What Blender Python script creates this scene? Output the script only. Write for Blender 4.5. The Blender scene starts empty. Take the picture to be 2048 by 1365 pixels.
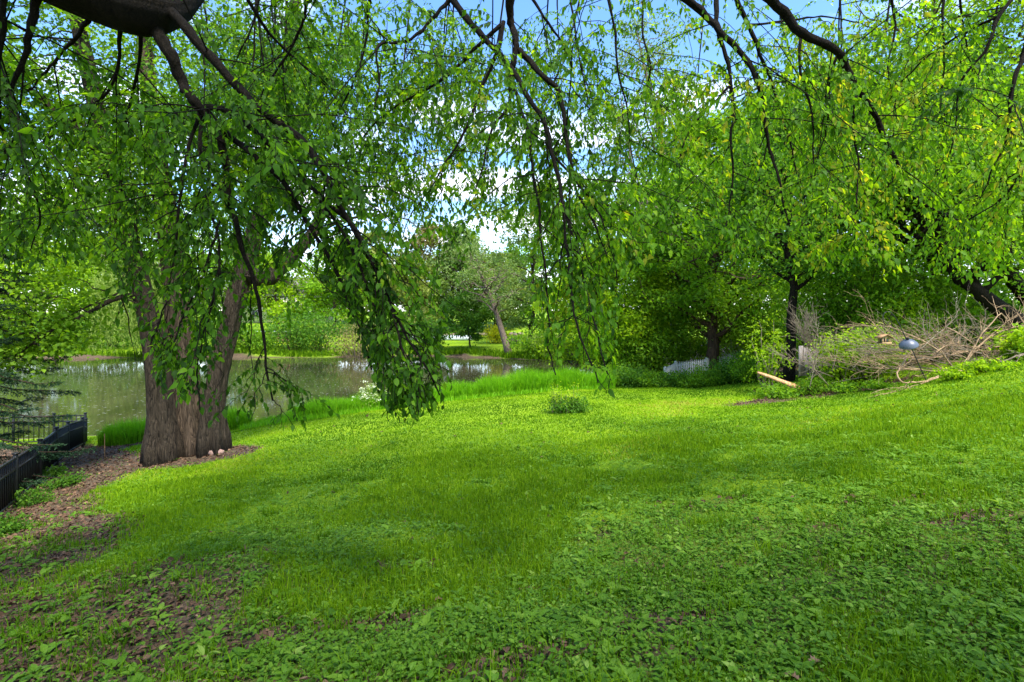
import bpy, math, random
import numpy as np
from mathutils import Vector

rng = np.random.default_rng(7)
SC = bpy.context.scene
COL = SC.collection
EYE = 1.6          # camera height
F = 1024.0         # focal length in photo pixels (18 mm lens)
HZ = 640.0         # horizon row in the photo
WATER = -2.4

def at(px, py, d):
    return np.array([(px - 1024.0) / F * d, d, EYE - (py - HZ) / F * d])

def nrm(v):
    v = np.asarray(v, float)
    return v / (np.linalg.norm(v, axis=-1, keepdims=True) + 1e-9)

# ------------------------------------------------------------------ tagging
def tag(o, label=None, cat=None, group=None, kind=None):
    if label: o['label'] = label
    if cat: o['category'] = cat
    if group: o['group'] = group
    if kind: o['kind'] = kind
    return o

def empty(name, loc=(0, 0, 0), label=None, cat=None, group=None):
    o = bpy.data.objects.new(name, None)
    o.empty_display_size = 0.2
    o.location = tuple(float(c) for c in loc)
    COL.objects.link(o)
    return tag(o, label, cat, group)

def raw_mesh(name, V, faces, mat, parent=None, attrs=None, smooth=False):
    """faces: list of (n,k) integer arrays. World-space vertices; parents' location subtracted."""
    V = np.asarray(V, np.float32)
    if parent is not None:
        off = np.zeros(3)
        p = parent
        while p is not None:
            off += np.array(p.location); p = p.parent
        V = V - off.astype(np.float32)
        org = None
    me = bpy.data.meshes.new(name)
    me.vertices.add(len(V))
    me.vertices.foreach_set('co', V.ravel())
    idx = np.concatenate([np.asarray(f, np.int32).ravel() for f in faces]) if faces else np.zeros(0, np.int32)
    tot = np.concatenate([np.full(len(f), np.asarray(f).shape[1], np.int32) for f in faces])
    st = np.concatenate([[0], np.cumsum(tot)[:-1]]).astype(np.int32)
    me.loops.add(len(idx)); me.loops.foreach_set('vertex_index', idx)
    me.polygons.add(len(tot)); me.polygons.foreach_set('loop_start', st)
    try: me.polygons.foreach_set('loop_total', tot)
    except Exception: pass
    if smooth: me.polygons.foreach_set('use_smooth', np.ones(len(tot), bool))
    for k, a in (attrs or {}).items():
        at_ = me.attributes.new(k, 'FLOAT', 'POINT'); at_.data.foreach_set('value', np.asarray(a, np.float32))
    me.update(calc_edges=True)
    me.validate()
    if mat is not None: me.materials.append(mat)
    o = bpy.data.objects.new(name, me); COL.objects.link(o)
    if parent is not None: o.parent = parent
    return o

# ------------------------------------------------------------------ mesh builders
class Tubes:
    def __init__(s): s.V = []; s.F = []; s.n = 0
    def add(s, P, R, sides=6, cap=True, flute=None):
        P = np.asarray(P, float); k = len(P); R = np.broadcast_to(np.asarray(R, float), (k,))
        T = np.gradient(P, axis=0); T = nrm(T)
        ref = np.array([0.0, 0, 1]) if abs(T[0][2]) < .9 else np.array([1.0, 0, 0])
        A = nrm(np.cross(T, ref)); B = np.cross(T, A)
        a = np.linspace(0, 2 * math.pi, sides, endpoint=False)
        if flute is None: fl = np.ones((k, sides))
        else: fl = flute
        ring = P[:, None, :] + (A[:, None, :] * np.cos(a)[None, :, None] + B[:, None, :] * np.sin(a)[None, :, None]) * (R[:, None] * fl)[:, :, None]
        V = ring.reshape(-1, 3)
        i = np.arange(k - 1)[:, None] * sides; j = np.arange(sides)[None, :]; j2 = (j + 1) % sides
        Q = np.stack([i + j, i + j2, i + sides + j2, i + sides + j], -1).reshape(-1, 4) + s.n
        s.V.append(V); s.F.append(Q); s.n += len(V)
        if cap:
            s.V.append(P[-1:] + T[-1:] * R[-1] * .5); tip = s.n; s.n += 1
            base = tip - sides
            jj = np.arange(sides)
            s.F.append(np.stack([base + jj, base + (jj + 1) % sides, np.full(sides, tip), np.full(sides, tip)], -1)[:, [0, 1, 2]])
            s.V.append(P[:1] - T[:1] * R[0] * .2); b0 = s.n; s.n += 1
            st = tip - sides * k
            s.F.append(np.stack([st + (jj + 1) % sides, st + jj, np.full(sides, b0)], -1))
    def build(s, name, mat, parent=None):
        q = [f for f in s.F]
        f4 = [f for f in q if f.shape[1] == 4]; f3 = [f for f in q if f.shape[1] == 3]
        fs = []
        if f4: fs.append(np.concatenate(f4))
        if f3: fs.append(np.concatenate(f3))
        return raw_mesh(name, np.concatenate(s.V), fs, mat, parent, smooth=True)

class Boxes:
    """boxes, prisms and lathes collected into one mesh"""
    def __init__(s): s.V = []; s.F4 = []; s.F3 = []; s.n = 0
    def box(s, c, size, ax=None, bev=0.0):
        """c centre, size (x,y,z), ax: 3x3 rows of local axes"""
        ax = np.eye(3) if ax is None else np.asarray(ax, float)
        h = np.asarray(size, float) / 2
        b = min(bev, h.min() * .6)
        corners = []
        if b <= 0:
            for z in (-1, 1):
                for y in (-1, 1):
                    for x in (-1, 1): corners.append((x * h[0], y * h[1], z * h[2]))
            L = np.array(corners)
            F = np.array([[0, 2, 3, 1], [4, 5, 7, 6], [0, 1, 5, 4], [2, 6, 7, 3], [0, 4, 6, 2], [1, 3, 7, 5]])
            s.V.append(np.asarray(c) + L @ ax); s.F4.append(F + s.n); s.n += 8
        else:
            # chamfered vertical edges + top
            xs = [(-h[0] + b, -h[1]), (h[0] - b, -h[1]), (h[0], -h[1] + b), (h[0], h[1] - b), (h[0] - b, h[1]), (-h[0] + b, h[1]), (-h[0], h[1] - b), (-h[0], -h[1] + b)]
            lay = [(-h[2], 1), (h[2] - b, 1), (h[2], 1 - b / h[:2].min())]
            L = np.array([(x * sc, y * sc, z) for z, sc in lay for x, y in xs])
            F = [[l * 8 + i, l * 8 + (i + 1) % 8, (l + 1) * 8 + (i + 1) % 8, (l + 1) * 8 + i] for l in range(2) for i in range(8)]
            F += [[16, 17, 18, 19], [16, 19, 20, 23], [20, 21, 22, 23]]
            F += [[3, 2, 1, 0], [7, 4, 3, 0], [7, 6, 5, 4]]
            s.V.append(np.asarray(c) + L @ ax); s.F4.append(np.array(F) + s.n); s.n += 24
    def bar(s, a, b, w, t):
        a = np.asarray(a, float); b = np.asarray(b, float)
        z = nrm(b - a); up = np.array([0, 0, 1.0]) if abs(z[2]) < .9 else np.array([0, 1.0, 0])
        x = nrm(np.cross(up, z)); y = np.cross(z, x)
        s.box((a + b) / 2, (w, t, np.linalg.norm(b - a)), np.stack([x, y, z]))
    def lathe(s, c, prof, n=24, ax=None):
        ax = np.eye(3) if ax is None else np.asarray(ax, float)
        a = np.linspace(0, 2 * math.pi, n, endpoint=False)
        L = np.concatenate([np.stack([r * np.cos(a), r * np.sin(a), np.full(n, z)], -1) for r, z in prof])
        k = len(prof)
        i = np.arange(k - 1)[:, None] * n; j = np.arange(n)[None]; j2 = (j + 1) % n
        s.F4.append(np.stack([i + j, i + j2, i + n + j2, i + n + j], -1).reshape(-1, 4) + s.n)
        s.V.append(np.asarray(c) + L @ ax); s.n += len(L)
    def tri_prism(s, pts, depth_vec):
        P = np.asarray(pts, float); Q = P + np.asarray(depth_vec)
        s.V.append(np.concatenate([P, Q])); n = s.n; k = len(P)
        s.F4.append(np.array([[n + i, n + (i + 1) % k, n + k + (i + 1) % k, n + k + i] for i in range(k)]))
        if k == 3: s.F3.append(np.array([[n + 2, n + 1, n], [n + 3, n + 4, n + 5]]))
        else: s.F4.append(np.array([[n + 3, n + 2, n + 1, n], [n + 4, n + 5, n + 6, n + 7]]))
        s.n += 2 * k
    def build(s, name, mat, parent=None, smooth=False):
        fs = [np.concatenate(s.F4)] if s.F4 else []
        if s.F3: fs.append(np.concatenate(s.F3))
        return raw_mesh(name, np.concatenate(s.V), fs, mat, parent, smooth=smooth)

def rand_unit(n):
    return nrm(rng.normal(size=(n, 3)))

def leaf_mesh(name, P, D, N, L, W, tint, mat, parent=None, hi=False, fold=.22, droop=.18):
    """each leaf a folded blade; P base, D axis, N rough normal"""
    n = len(P)
    L = np.broadcast_to(np.asarray(L, float), (n,))[:, None]; W = np.broadcast_to(np.asarray(W, float), (n,))[:, None]
    D = nrm(D); S = nrm(np.cross(D, N)); N = np.cross(S, D)
    if not hi:
        base = P; tip = P + D * L - N * L * droop * .6
        mid = P + D * L * .45
        l = mid - S * W * .5 + N * W * fold; r = mid + S * W * .5 + N * W * fold
        V = np.stack([base, l, tip, r], 1).reshape(-1, 3)
        i = np.arange(n)[:, None] * 4
        Fc = np.concatenate([i + np.array([[0, 2, 1]]), i + np.array([[0, 3, 2]])])
        k = 4
    else:
        m1 = P + D * L * .30; m2 = P + D * L * .64 - N * L * droop * .35; tip = P + D * L - N * L * droop
        l1 = m1 - S * W * .5 + N * W * fold; r1 = m1 + S * W * .5 + N * W * fold
        l2 = m2 - S * W * .40 + N * W * fold * .8; r2 = m2 + S * W * .40 + N * W * fold * .8
        V = np.stack([P, m1, l1, r1, m2, l2, r2, tip], 1).reshape(-1, 3)
        i = np.arange(n)[:, None] * 8
        T = [[0, 3, 1], [0, 1, 2], [1, 3, 6], [1, 6, 4], [1, 4, 5], [1, 5, 2], [4, 6, 7], [4, 7, 5]]
        Fc = np.concatenate([i + np.array([t]) for t in T])
        k = 8
    return raw_mesh(name, V, [Fc], mat, parent, attrs={'tint': np.repeat(np.asarray(tint), k)})

# value noise in numpy
_lat = np.random.default_rng(3).random((256, 256))
def vnoise(x, y):
    xi = np.floor(x).astype(int); yi = np.floor(y).astype(int)
    fx = x - xi; fy = y - yi
    fx = fx * fx * (3 - 2 * fx); fy = fy * fy * (3 - 2 * fy)
    g = lambda a, b: _lat[a % 256, b % 256]
    return (g(xi, yi) * (1 - fx) + g(xi + 1, yi) * fx) * (1 - fy) + (g(xi, yi + 1) * (1 - fx) + g(xi + 1, yi + 1) * fx) * fy
def fbm(x, y, o=3):
    s = 0; a = .5; t = 0
    for k in range(o):
        s = s + a * vnoise(x * 2 ** k + 17.3 * k, y * 2 ** k + 9.1 * k); t += a; a *= .5
    return s / t

# ------------------------------------------------------------------ materials
def new_mat(name):
    m = bpy.data.materials.new(name); m.use_nodes = True
    nt = m.node_tree; nt.nodes.clear()
    return m, nt, nt.nodes.new('ShaderNodeOutputMaterial')
def node(nt, t, **kw):
    n = nt.nodes.new('ShaderNode' + t)
    for k, v in kw.items():
        if k in n.inputs: n.inputs[k].default_value = v
        else: setattr(n, k, v)
    return n
def ramp(nt, fac, stops, interp='LINEAR'):
    r = node(nt, 'ValToRGB'); r.color_ramp.interpolation = interp
    e = r.color_ramp.elements
    while len(e) < len(stops): e.new(.5)
    for q, (p, c) in zip(e, stops): q.position = p; q.color = (*c, 1)
    nt.links.new(fac, r.inputs[0]); return r.outputs[0]

def leaf_mat(name, stops, trans=.42, tr_gain=(1.7, 1.75, .7), rough=.55, spec=.16):
    m, nt, out = new_mat(name)
    a = node(nt, 'Attribute', attribute_name='tint')
    c = ramp(nt, a.outputs['Fac'], stops)
    p = node(nt, 'BsdfPrincipled', Roughness=rough); p.inputs['Specular IOR Level'].default_value = spec
    nt.links.new(c, p.inputs['Base Color'])
    mu = node(nt, 'Mix', data_type='RGBA', blend_type='MULTIPLY'); mu.inputs[0].default_value = 1
    nt.links.new(c, mu.inputs[6]); mu.inputs[7].default_value = (*tr_gain, 1)
    t = node(nt, 'BsdfTranslucent'); nt.links.new(mu.outputs[2], t.inputs['Color'])
    mx = node(nt, 'MixShader'); mx.inputs[0].default_value = trans
    nt.links.new(p.outputs[0], mx.inputs[1]); nt.links.new(t.outputs[0], mx.inputs[2])
    nt.links.new(mx.outputs[0], out.inputs[0])
    return m

def bark_mat(name, c1, c2, scale=6, stretch=.18, bump=.6, rough=.9):
    m, nt, out = new_mat(name)
    tc = node(nt, 'TexCoord'); mp = node(nt, 'Mapping'); mp.inputs['Scale'].default_value = (1, 1, stretch)
    nt.links.new(tc.outputs['Object'], mp.inputs[0])
    n1 = node(nt, 'TexNoise', Scale=scale, Detail=8.0, Roughness=.65, Distortion=.5)
    v = node(nt, 'TexVoronoi', Scale=scale * 1.6, feature='DISTANCE_TO_EDGE')
    nt.links.new(mp.outputs[0], n1.inputs['Vector'])
    mxv = node(nt, 'Mix', data_type='VECTOR'); mxv.inputs[0].default_value = .12
    nt.links.new(mp.outputs[0], mxv.inputs[4]); nt.links.new(n1.outputs['Color'], mxv.inputs[5])
    nt.links.new(mxv.outputs[1], v.inputs['Vector'])
    ad = node(nt, 'Math', operation='MULTIPLY_ADD'); ad.inputs[1].default_value = 1.6
    nt.links.new(v.outputs['Distance'], ad.inputs[0]); nt.links.new(n1.outputs['Fac'], ad.inputs[2])
    c = ramp(nt, ad.outputs[0], [(.40, c1), (.62, tuple((p_ * 1.0 + q_ * 1.4) / 2.4 for p_, q_ in zip(c1, c2))), (.95, c2)])
    p = node(nt, 'BsdfPrincipled', Roughness=rough); p.inputs['Specular IOR Level'].default_value = .15
    nt.links.new(c, p.inputs['Base Color'])
    b = node(nt, 'Bump', Strength=bump, Distance=.06); nt.links.new(ad.outputs[0], b.inputs['Height'])
    nt.links.new(b.outputs[0], p.inputs['Normal']); nt.links.new(p.outputs[0], out.inputs[0])
    return m

def plain_mat(name, c, rough=.6, var=.25, scale=12, metal=0, spec=.4, bump=.1):
    m, nt, out = new_mat(name)
    tc = node(nt, 'TexCoord'); n1 = node(nt, 'TexNoise', Scale=scale, Detail=6.0, Roughness=.6)
    nt.links.new(tc.outputs['Object'], n1.inputs['Vector'])
    lo = tuple(x * (1 - var) for x in c); hi = tuple(min(1, x * (1 + var)) for x in c)
    col = ramp(nt, n1.outputs['Fac'], [(.3, lo), (.7, hi)])
    p = node(nt, 'BsdfPrincipled', Roughness=rough, Metallic=metal); p.inputs['Specular IOR Level'].default_value = spec
    nt.links.new(col, p.inputs['Base Color'])
    b = node(nt, 'Bump', Strength=bump, Distance=.01); nt.links.new(n1.outputs['Fac'], b.inputs['Height'])
    nt.links.new(b.outputs[0], p.inputs['Normal']); nt.links.new(p.outputs[0], out.inputs[0])
    return m

M = {}
M['canopy'] = leaf_mat('canopy_leaf', [(0, (.018, .055, .006)), (.35, (.045, .125, .008)), (.6, (.09, .215, .010)), (.85, (.16, .31, .012)), (.985, (.25, .36, .016)), (1, (.25, .27, .03))], .55, (2.6, 2.3, .6))
M['maple'] = leaf_mat('maple_leaf', [(0, (.05, .12, .010)), (.6, (.11, .23, .012)), (1, (.19, .33, .015))], .48, (1.8, 1.75, .6))
M['bright'] = leaf_mat('bright_leaf', [(0, (.12, .23, .008)), (.5, (.22, .38, .010)), (1, (.34, .47, .016))], .5, (1.7, 1.6, .5))
M['mid'] = leaf_mat('mid_leaf', [(0, (.06, .15, .010)), (.5, (.13, .28, .014)), (1, (.22, .38, .018))], .50, (1.9, 1.7, .6))
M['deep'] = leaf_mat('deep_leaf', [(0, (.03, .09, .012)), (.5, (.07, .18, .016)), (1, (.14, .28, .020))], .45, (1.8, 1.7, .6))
M['olive'] = leaf_mat('olive_leaf', [(0, (.09, .13, .020)), (.5, (.15, .20, .035)), (1, (.22, .25, .05))], .4)
M['brownish'] = leaf_mat('budding_leaf', [(0, (.12, .11, .035)), (.5, (.20, .18, .06)), (1, (.27, .24, .09))], .4)
M['grey'] = leaf_mat('greygreen_leaf', [(0, (.09, .15, .04)), (.5, (.15, .23, .06)), (1, (.21, .29, .09))], .42)
M['willow'] = leaf_mat('willow_leaf', [(0, (.13, .21, .03)), (.5, (.21, .30, .05)), (1, (.29, .37, .08))], .42)
M['yellow'] = leaf_mat('yellow_leaf', [(0, (.35, .36, .015)), (1, (.62, .56, .02))], .4)
M['needle'] = leaf_mat('spruce_needle', [(0, (.008, .026, .010)), (.6, (.018, .05, .018)), (1, (.035, .085, .03))], .12)
M['grass'] = leaf_mat('grass_blade', [(0, (.05, .13, .004)), (.5, (.15, .28, .006)), (.95, (.27, .40, .010)), (1, (.33, .34, .05))], .40, (1.6, 1.5, .4), .6, .08)
M['reed'] = leaf_mat('reed_blade', [(0, (.08, .22, .006)), (.5, (.15, .36, .008)), (1, (.24, .45, .012))], .45, (1.7, 1.7, .6))
M['weed'] = leaf_mat('weed_leaf', [(0, (.055, .14, .010)), (.5, (.11, .23, .016)), (.85, (.17, .30, .026)), (1, (.24, .36, .06))], .34, rough=.5, spec=.16)
M['dead'] = leaf_mat('dead_leaf', [(0, (.05, .028, .016)), (.5, (.13, .075, .045)), (.9, (.24, .15, .09)), (1, (.42, .30, .20))], .12, (1.2, 1, .8), .8, .15)
M['bark_dark'] = bark_mat('dark_bark', (.004, .0033, .0026), (.024, .018, .012), 22, .3, .9)  # near-black to dark brown bark, same on every branch
M['bark_maple'] = bark_mat('furrowed_bark', (.006, .0045, .003), (.092, .070, .048), 15, .16, 1.0)
M['bark_pale'] = bark_mat('peeling_pale_bark', (.008, .006, .004), (.16, .115, .078), 13, .11, 1.0)
M['bark_bg'] = bark_mat('brown_bark', (.02, .014, .010), (.09, .062, .042), 8, .2)
M['bark_grey'] = bark_mat('grey_bark', (.06, .045, .035), (.22, .17, .13), 8, .2)
M['twig_tan'] = bark_mat('dry_tan_wood', (.13, .085, .048), (.36, .25, .145), 9, .25, .3)
M['twig_grey'] = bark_mat('dry_grey_wood', (.10, .075, .055), (.27, .215, .16), 9, .25, .3)
M['peeled'] = bark_mat('peeled_orange_wood', (.30, .14, .06), (.62, .36, .18), 9, .1, .3)
M['fence_black'] = plain_mat('black_powder_coat', (.010, .010, .010), .5, .3, 30)
M['screen'] = plain_mat('black_screen_fabric', (.017, .014, .012), .85, .4, 8)
M['white'] = plain_mat('white_vinyl', (.36, .39, .36), .5, .06)
M['iron'] = plain_mat('black_iron', (.012, .012, .012), .5, .3, 40)
M['baffle'] = plain_mat('blue_grey_metal', (.075, .092, .125), .42, .1, 6, 0, .5)
M['feeder'] = plain_mat('feeder_cedar', (.36, .24, .11), .75, .3, 20)
M['feeder_roof'] = plain_mat('feeder_roof_wood', (.26, .15, .07), .75, .3, 20)
M['stone'] = plain_mat('tan_stone', (.24, .18, .13), .9, .35, 5, bump=.6)
M['pink'] = plain_mat('pinkish_stone', (.30, .19, .15), .9, .25, 14, bump=.6)
M['boards'] = bark_mat('weathered_board', (.16, .13, .12), (.40, .35, .33), 5, .12, .5)
M['wall'] = plain_mat('cream_siding', (.62, .57, .44), .8, .1, 3)
M['roof'] = plain_mat('grey_shingle', (.15, .13, .12), .9, .3, 4)
M['glass'] = plain_mat('dark_window_glass', (.03, .04, .05), .08, .1, 3, 0, .6)
M['brick'] = plain_mat('red_stone_wall', (.30, .16, .11), .9, .4, 3, bump=.6)
M['coping'] = plain_mat('pale_pool_coping', (.42, .47, .50), .6, .1, 2)
M['poolwater'] = plain_mat('pool_water', (.10, .36, .48), .06, .1, 2, 0, .6)
M['bloom'] = leaf_mat('white_flower', [(0, (.55, .62, .40)), (1, (.80, .82, .62))], .3, (1, 1, .9))

# ------------------------------------------------------------------ terrain
ctrl = []
def cp(px, py, d): ctrl.append(at(px, py, d))
for a in [(1024, 1365, 2.19), (1024, 1150, 3.8), (1024, 1000, 6), (1024, 900, 8.8), (1024, 850, 11.5), (1024, 800, 16),
          (0, 1365, 2.75), (0, 1200, 4.1), (0, 1030, 8.2), (400, 1150, 4), (400, 1000, 7.4), (370, 915, 11), (480, 880, 12.6),
          (2048, 1365, 2.0), (2048, 1000, 4), (2048, 850, 6.2), (2048, 780, 8.2), (2048, 728, 10.5),
          (1500, 1000, 5), (1500, 850, 9.5), (1520, 795, 14.5), (1750, 800, 11), (1880, 758, 11.7), (1400, 775, 20), (1250, 778, 20),
          (1150, 782, 19), (700, 832, 15.5), (580, 852, 14.2), (900, 803, 18),
          (164, 896, 15), (113, 934, 11.3), (136, 912, 13.1), (172, 893, 16.3), (250, 900, 12.8)]: cp(*a)
for x, y, z in [(0, 0, 0), (-6, -6, .2), (6, -6, .9), (4, 0, .35), (-4, 0, -.15), (0, -12, .6), (-12, -5, -.5), (14, -5, 1.6), (12, 4, 1.2),
                (14, 13, .8), (18, 18, .5), (10, 20, -.6), (9, 27, -1.2), (14, 34, -.8), (25, 25, .6), (40, 20, 2), (40, 50, 1.5), (-14, 5, -1.6), (-22, 8, -2.0), (-30, 0, -1.8), (22, 45, 0)]:
    ctrl.append(np.array([x, y, z], float))
def shore_at(px, py): d = (EYE - WATER) * F / (py - HZ); return at(px, py, d)
near_shore = [shore_at(*p) for p in [(-500, 884), (-150, 884), (60, 880), (200, 873), (300, 866), (470, 852), (600, 833), (700, 815), (900, 790), (1000, 777), (1130, 757), (1215, 742)]]
far_shore = [shore_at(*p) for p in [(1225, 730), (1180, 724), (1100, 722), (1000, 717), (850, 712), (600, 716), (420, 714), (250, 716), (0, 718), (-300, 720), (-900, 728)]]
POND = np.array([p[:2] for p in near_shore + far_shore])
for p in near_shore: ctrl.append(np.array([p[0], p[1], WATER + .02]))
for p in far_shore: ctrl.append(np.array([p[0], p[1], WATER + .02]))
for x, y, z in [(-30, 40, -3.4), (-12, 35, -3.2), (-60, 40, -3.4), (-2, 44, -3.2),
                (-12, 59.5, -1.7), (-4, 57, -1.6), (-30, 57.5, -1.5), (-48, 56, -1.5), (5, 53, -1.6), (-14, 66, -1.35), (-6, 66, -1.4), (2, 64, -1.35), (-12, 76, -.6), (0, 76, -.6), (8, 60, -1.1),
                (-40, 66, -1), (-80, 60, -1), (-30, 80, 0), (-80, 90, 1), (-10, 95, 1), (30, 80, 1), (60, 100, 3), (0, 130, 3), (-80, 130, 3), (100, 60, 4), (90, 0, 4), (-100, 20, -1.5), (0, -60, 3), (-90, -60, 0), (90, -60, 5), (130, 160, 5), (-150, 160, 4), (0, 190, 5), (-160, 60, 1), (160, 40, 6)]:
    ctrl.append(np.array([x, y, z], float))
ctrl = np.array(ctrl)
_X = ctrl[:, :2]; _K = np.linalg.norm(_X[:, None] - _X[None], axis=-1)
_n = len(ctrl); _A = np.zeros((_n + 3, _n + 3)); _A[:_n, :_n] = np.sqrt(_K ** 2 + .25)
_A[:_n, _n] = 1; _A[:_n, _n + 1:] = _X; _A[_n:, :_n] = _A[:_n, _n:].T
_A[:_n, :_n] -= np.eye(_n) * .03
_w = np.linalg.solve(_A, np.concatenate([ctrl[:, 2], np.zeros(3)]))
def in_pond_sd(x, y):
    """signed distance, positive inside the pond"""
    P = np.stack([x, y], -1); a = POND; b = np.roll(POND, -1, 0)
    best = np.full(P.shape[:-1], 1e9); inside = np.zeros(P.shape[:-1], bool)
    for p, q in zip(a, b):
        e = q - p; t = np.clip(((P - p) @ e) / (e @ e), 0, 1)
        best = np.minimum(best, np.linalg.norm(P - p - t[..., None] * e, axis=-1))
        c = (p[1] > P[..., 1]) != (q[1] > P[..., 1])
        with np.errstate(divide='ignore', invalid='ignore'):
            xx = (q[0] - p[0]) * (P[..., 1] - p[1]) / (q[1] - p[1] + 1e-12) + p[0]
        inside ^= c & (P[..., 0] < xx)
    return np.where(inside, best, -best)
def gz(x, y):
    x = np.asarray(x, float); y = np.asarray(y, float)
    sh = x.shape; xf = x.ravel(); yf = y.ravel(); z = np.zeros(xf.shape)
    for i in range(0, len(xf), 20000):
        d = np.sqrt((xf[i:i + 20000, None] - _X[None, :, 0]) ** 2 + (yf[i:i + 20000, None] - _X[None, :, 1]) ** 2 + .25)
        z[i:i + 20000] = d @ _w[:_n] + _w[_n] + _w[_n + 1] * xf[i:i + 20000] + _w[_n + 2] * yf[i:i + 20000]
    s = in_pond_sd(xf, yf)
    z = np.where(s > 0, np.minimum(z, WATER - .02) - .35 * np.clip(s / 1.5, 0, 1), np.where(s > -8, np.maximum(z, WATER + .04 + .09 * np.clip(-s, 0, 2)), z))
    z = z + (fbm(xf * .7, yf * .7, 3) - .5) * .10
    return z.reshape(sh)
def gz1(x, y): return float(gz(np.array([x]), np.array([y]))[0])

def soil_mask(x, y):
    """bare earth and leaf litter: along the fence, at the lower left, round the maple, under the brush"""
    s = np.zeros(np.shape(x))
    # distance right of the fence line (ground strip)
    fx = -8.05 - (y - 8.0) * .66
    strip = np.clip(1.0 - (x - fx - 1.45 - .35 * np.sin(y * 1.3)) / .7, 0, 1) * (y > 2) * (y < 15.5)
    s = np.maximum(s, strip)
    ll = np.clip(1.1 - np.hypot((x + 3.5) / 2.0, (y - 2.9) / 1.7), 0, .5) * 2.1
    ll2 = np.clip(1.1 - np.hypot((x + 1.7) / 1.5, (y - 2.0) / .6), 0, .5) * 1.5
    ll3 = np.clip(1.1 - np.hypot((x + 6.2) / 1.2, (y - 5.6) / 1.9), 0, .5) * 2.0
    s = np.maximum.reduce([s, np.clip(ll, 0, 1), np.clip(ll2, 0, .8), np.clip(ll3, 0, 1)])
    s = np.maximum(s, np.clip(1.3 - np.hypot((x + 6.9) / 1.25, (y - 11.0) / .75), 0, .5) * 2)
    s = np.maximum(s, np.clip(1.3 - np.hypot((x - 8.0) / 2.3, (y - 13.3) / .6), 0, .5) * 1.1)
    n = fbm(x * 1.1 + 5, y * 1.1, 4)
    small = np.clip((fbm(x * 1.3 + 40, y * 3.0 + 3, 4) - .60) * 7, 0, .8) * np.clip((6.5 - y) / 3, 0, 1)
    s = np.clip(s * 1.25 - (n - .45) * 1.3 * (s > 0), 0, 1)
    s = np.maximum(s, small)
    sd = in_pond_sd(x, y)
    s = np.maximum(s, np.clip(.75 - (-sd - .0) / .8, 0, 1) * (sd > -3))
    # wood floor beyond the brush and hedge
    wood = np.clip((y - (21.2 - .42 * np.clip(x - 3, 0, 20)) ) / 1.2, 0, 1) * (x > 5) * (y < 48)
    return np.maximum(s, wood)

xs = np.concatenate([-np.geomspace(20, 190, 40)[::-1], np.arange(-19.75, 20, .25), np.geomspace(20, 190, 40)])
ys = np.concatenate([-np.geomspace(3, 90, 18)[::-1], np.arange(-2.75, 30, .25), np.geomspace(30, 220, 70)])
GX, GY = np.meshgrid(xs, ys)
GZ = gz(GX, GY)
nx, ny = len(xs), len(ys)
i = (np.arange(ny - 1)[:, None] * nx + np.arange(nx - 1)[None]).ravel()
V = np.stack([GX.ravel(), GY.ravel(), GZ.ravel()], -1)

m, nt, out = new_mat('lawn_and_earth')
geo = node(nt, 'NewGeometry')
so = node(nt, 'Attribute', attribute_name='soil')
n_big = node(nt, 'TexNoise', Scale=.55, Detail=5.0, Roughness=.6); n_fine = node(nt, 'TexNoise', Scale=26.0, Detail=6.0, Roughness=.7)
n_soil = node(nt, 'TexNoise', Scale=18.0, Detail=8.0, Roughness=.7)
vo = node(nt, 'TexVoronoi', Scale=30.0)
for q in (n_big, n_fine, n_soil, vo): nt.links.new(geo.outputs['Position'], q.inputs['Vector'])
ad = node(nt, 'Math', operation='MULTIPLY_ADD'); ad.inputs[1].default_value = .55
nt.links.new(n_fine.outputs['Fac'], ad.inputs[0])
hb = node(nt, 'Math', operation='MULTIPLY'); hb.inputs[1].default_value = .45; nt.links.new(n_big.outputs['Fac'], hb.inputs[0])
nt.links.new(hb.outputs[0], ad.inputs[2])
green = ramp(nt, ad.outputs[0], [(.32, (.05, .105, .006)), (.5, (.14, .24, .007)), (.66, (.24, .34, .010))])
sc_ = node(nt, 'Math', operation='MULTIPLY_ADD'); sc_.inputs[1].default_value = .35
nt.links.new(vo.outputs['Distance'], sc_.inputs[0]); nt.links.new(n_soil.outputs['Fac'], sc_.inputs[2])
brown = ramp(nt, sc_.outputs[0], [(.38, (.026, .018, .011)), (.6, (.060, .043, .027)), (.85, (.14, .10, .065))])
mx = node(nt, 'Mix', data_type='RGBA'); 
sm = node(nt, 'MapRange'); sm.interpolation_type = 'SMOOTHSTEP'; sm.inputs[1].default_value = .2; sm.inputs[2].default_value = .6
sadd = node(nt, 'Math', operation='MULTIPLY_ADD'); sadd.inputs[1].default_value = .35; sadd.inputs[2].default_value = -.17
nt.links.new(n_fine.outputs['Fac'], sadd.inputs[0]); s2 = node(nt, 'Math', operation='ADD')
nt.links.new(sadd.outputs[0], s2.inputs[0]); nt.links.new(so.outputs['Fac'], s2.inputs[1]); nt.links.new(s2.outputs[0], sm.inputs[0])
nt.links.new(sm.outputs[0], mx.inputs[0]); nt.links.new(green, mx.inputs[6]); nt.links.new(brown, mx.inputs[7])
p = node(nt, 'BsdfPrincipled', Roughness=.9); p.inputs['Specular IOR Level'].default_value = .1
nt.links.new(mx.outputs[2], p.inputs['Base Color'])
b = node(nt, 'Bump', Strength=.8, Distance=.03); nt.links.new(ad.outputs[0], b.inputs['Height']); nt.links.new(b.outputs[0], p.inputs['Normal'])
nt.links.new(p.outputs[0], out.inputs[0])
M['ground'] = m
g = raw_mesh('ground', V, [np.stack([i, i + 1, i + nx + 1, i + nx], -1)], m, attrs={'soil': np.maximum(soil_mask(GX, GY), .42 * np.clip((6.5 - GY) / 2.5, 0, 1) * (.5 + fbm(GX * 1.3, GY * 1.3, 3))).ravel()}, smooth=True)
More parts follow.
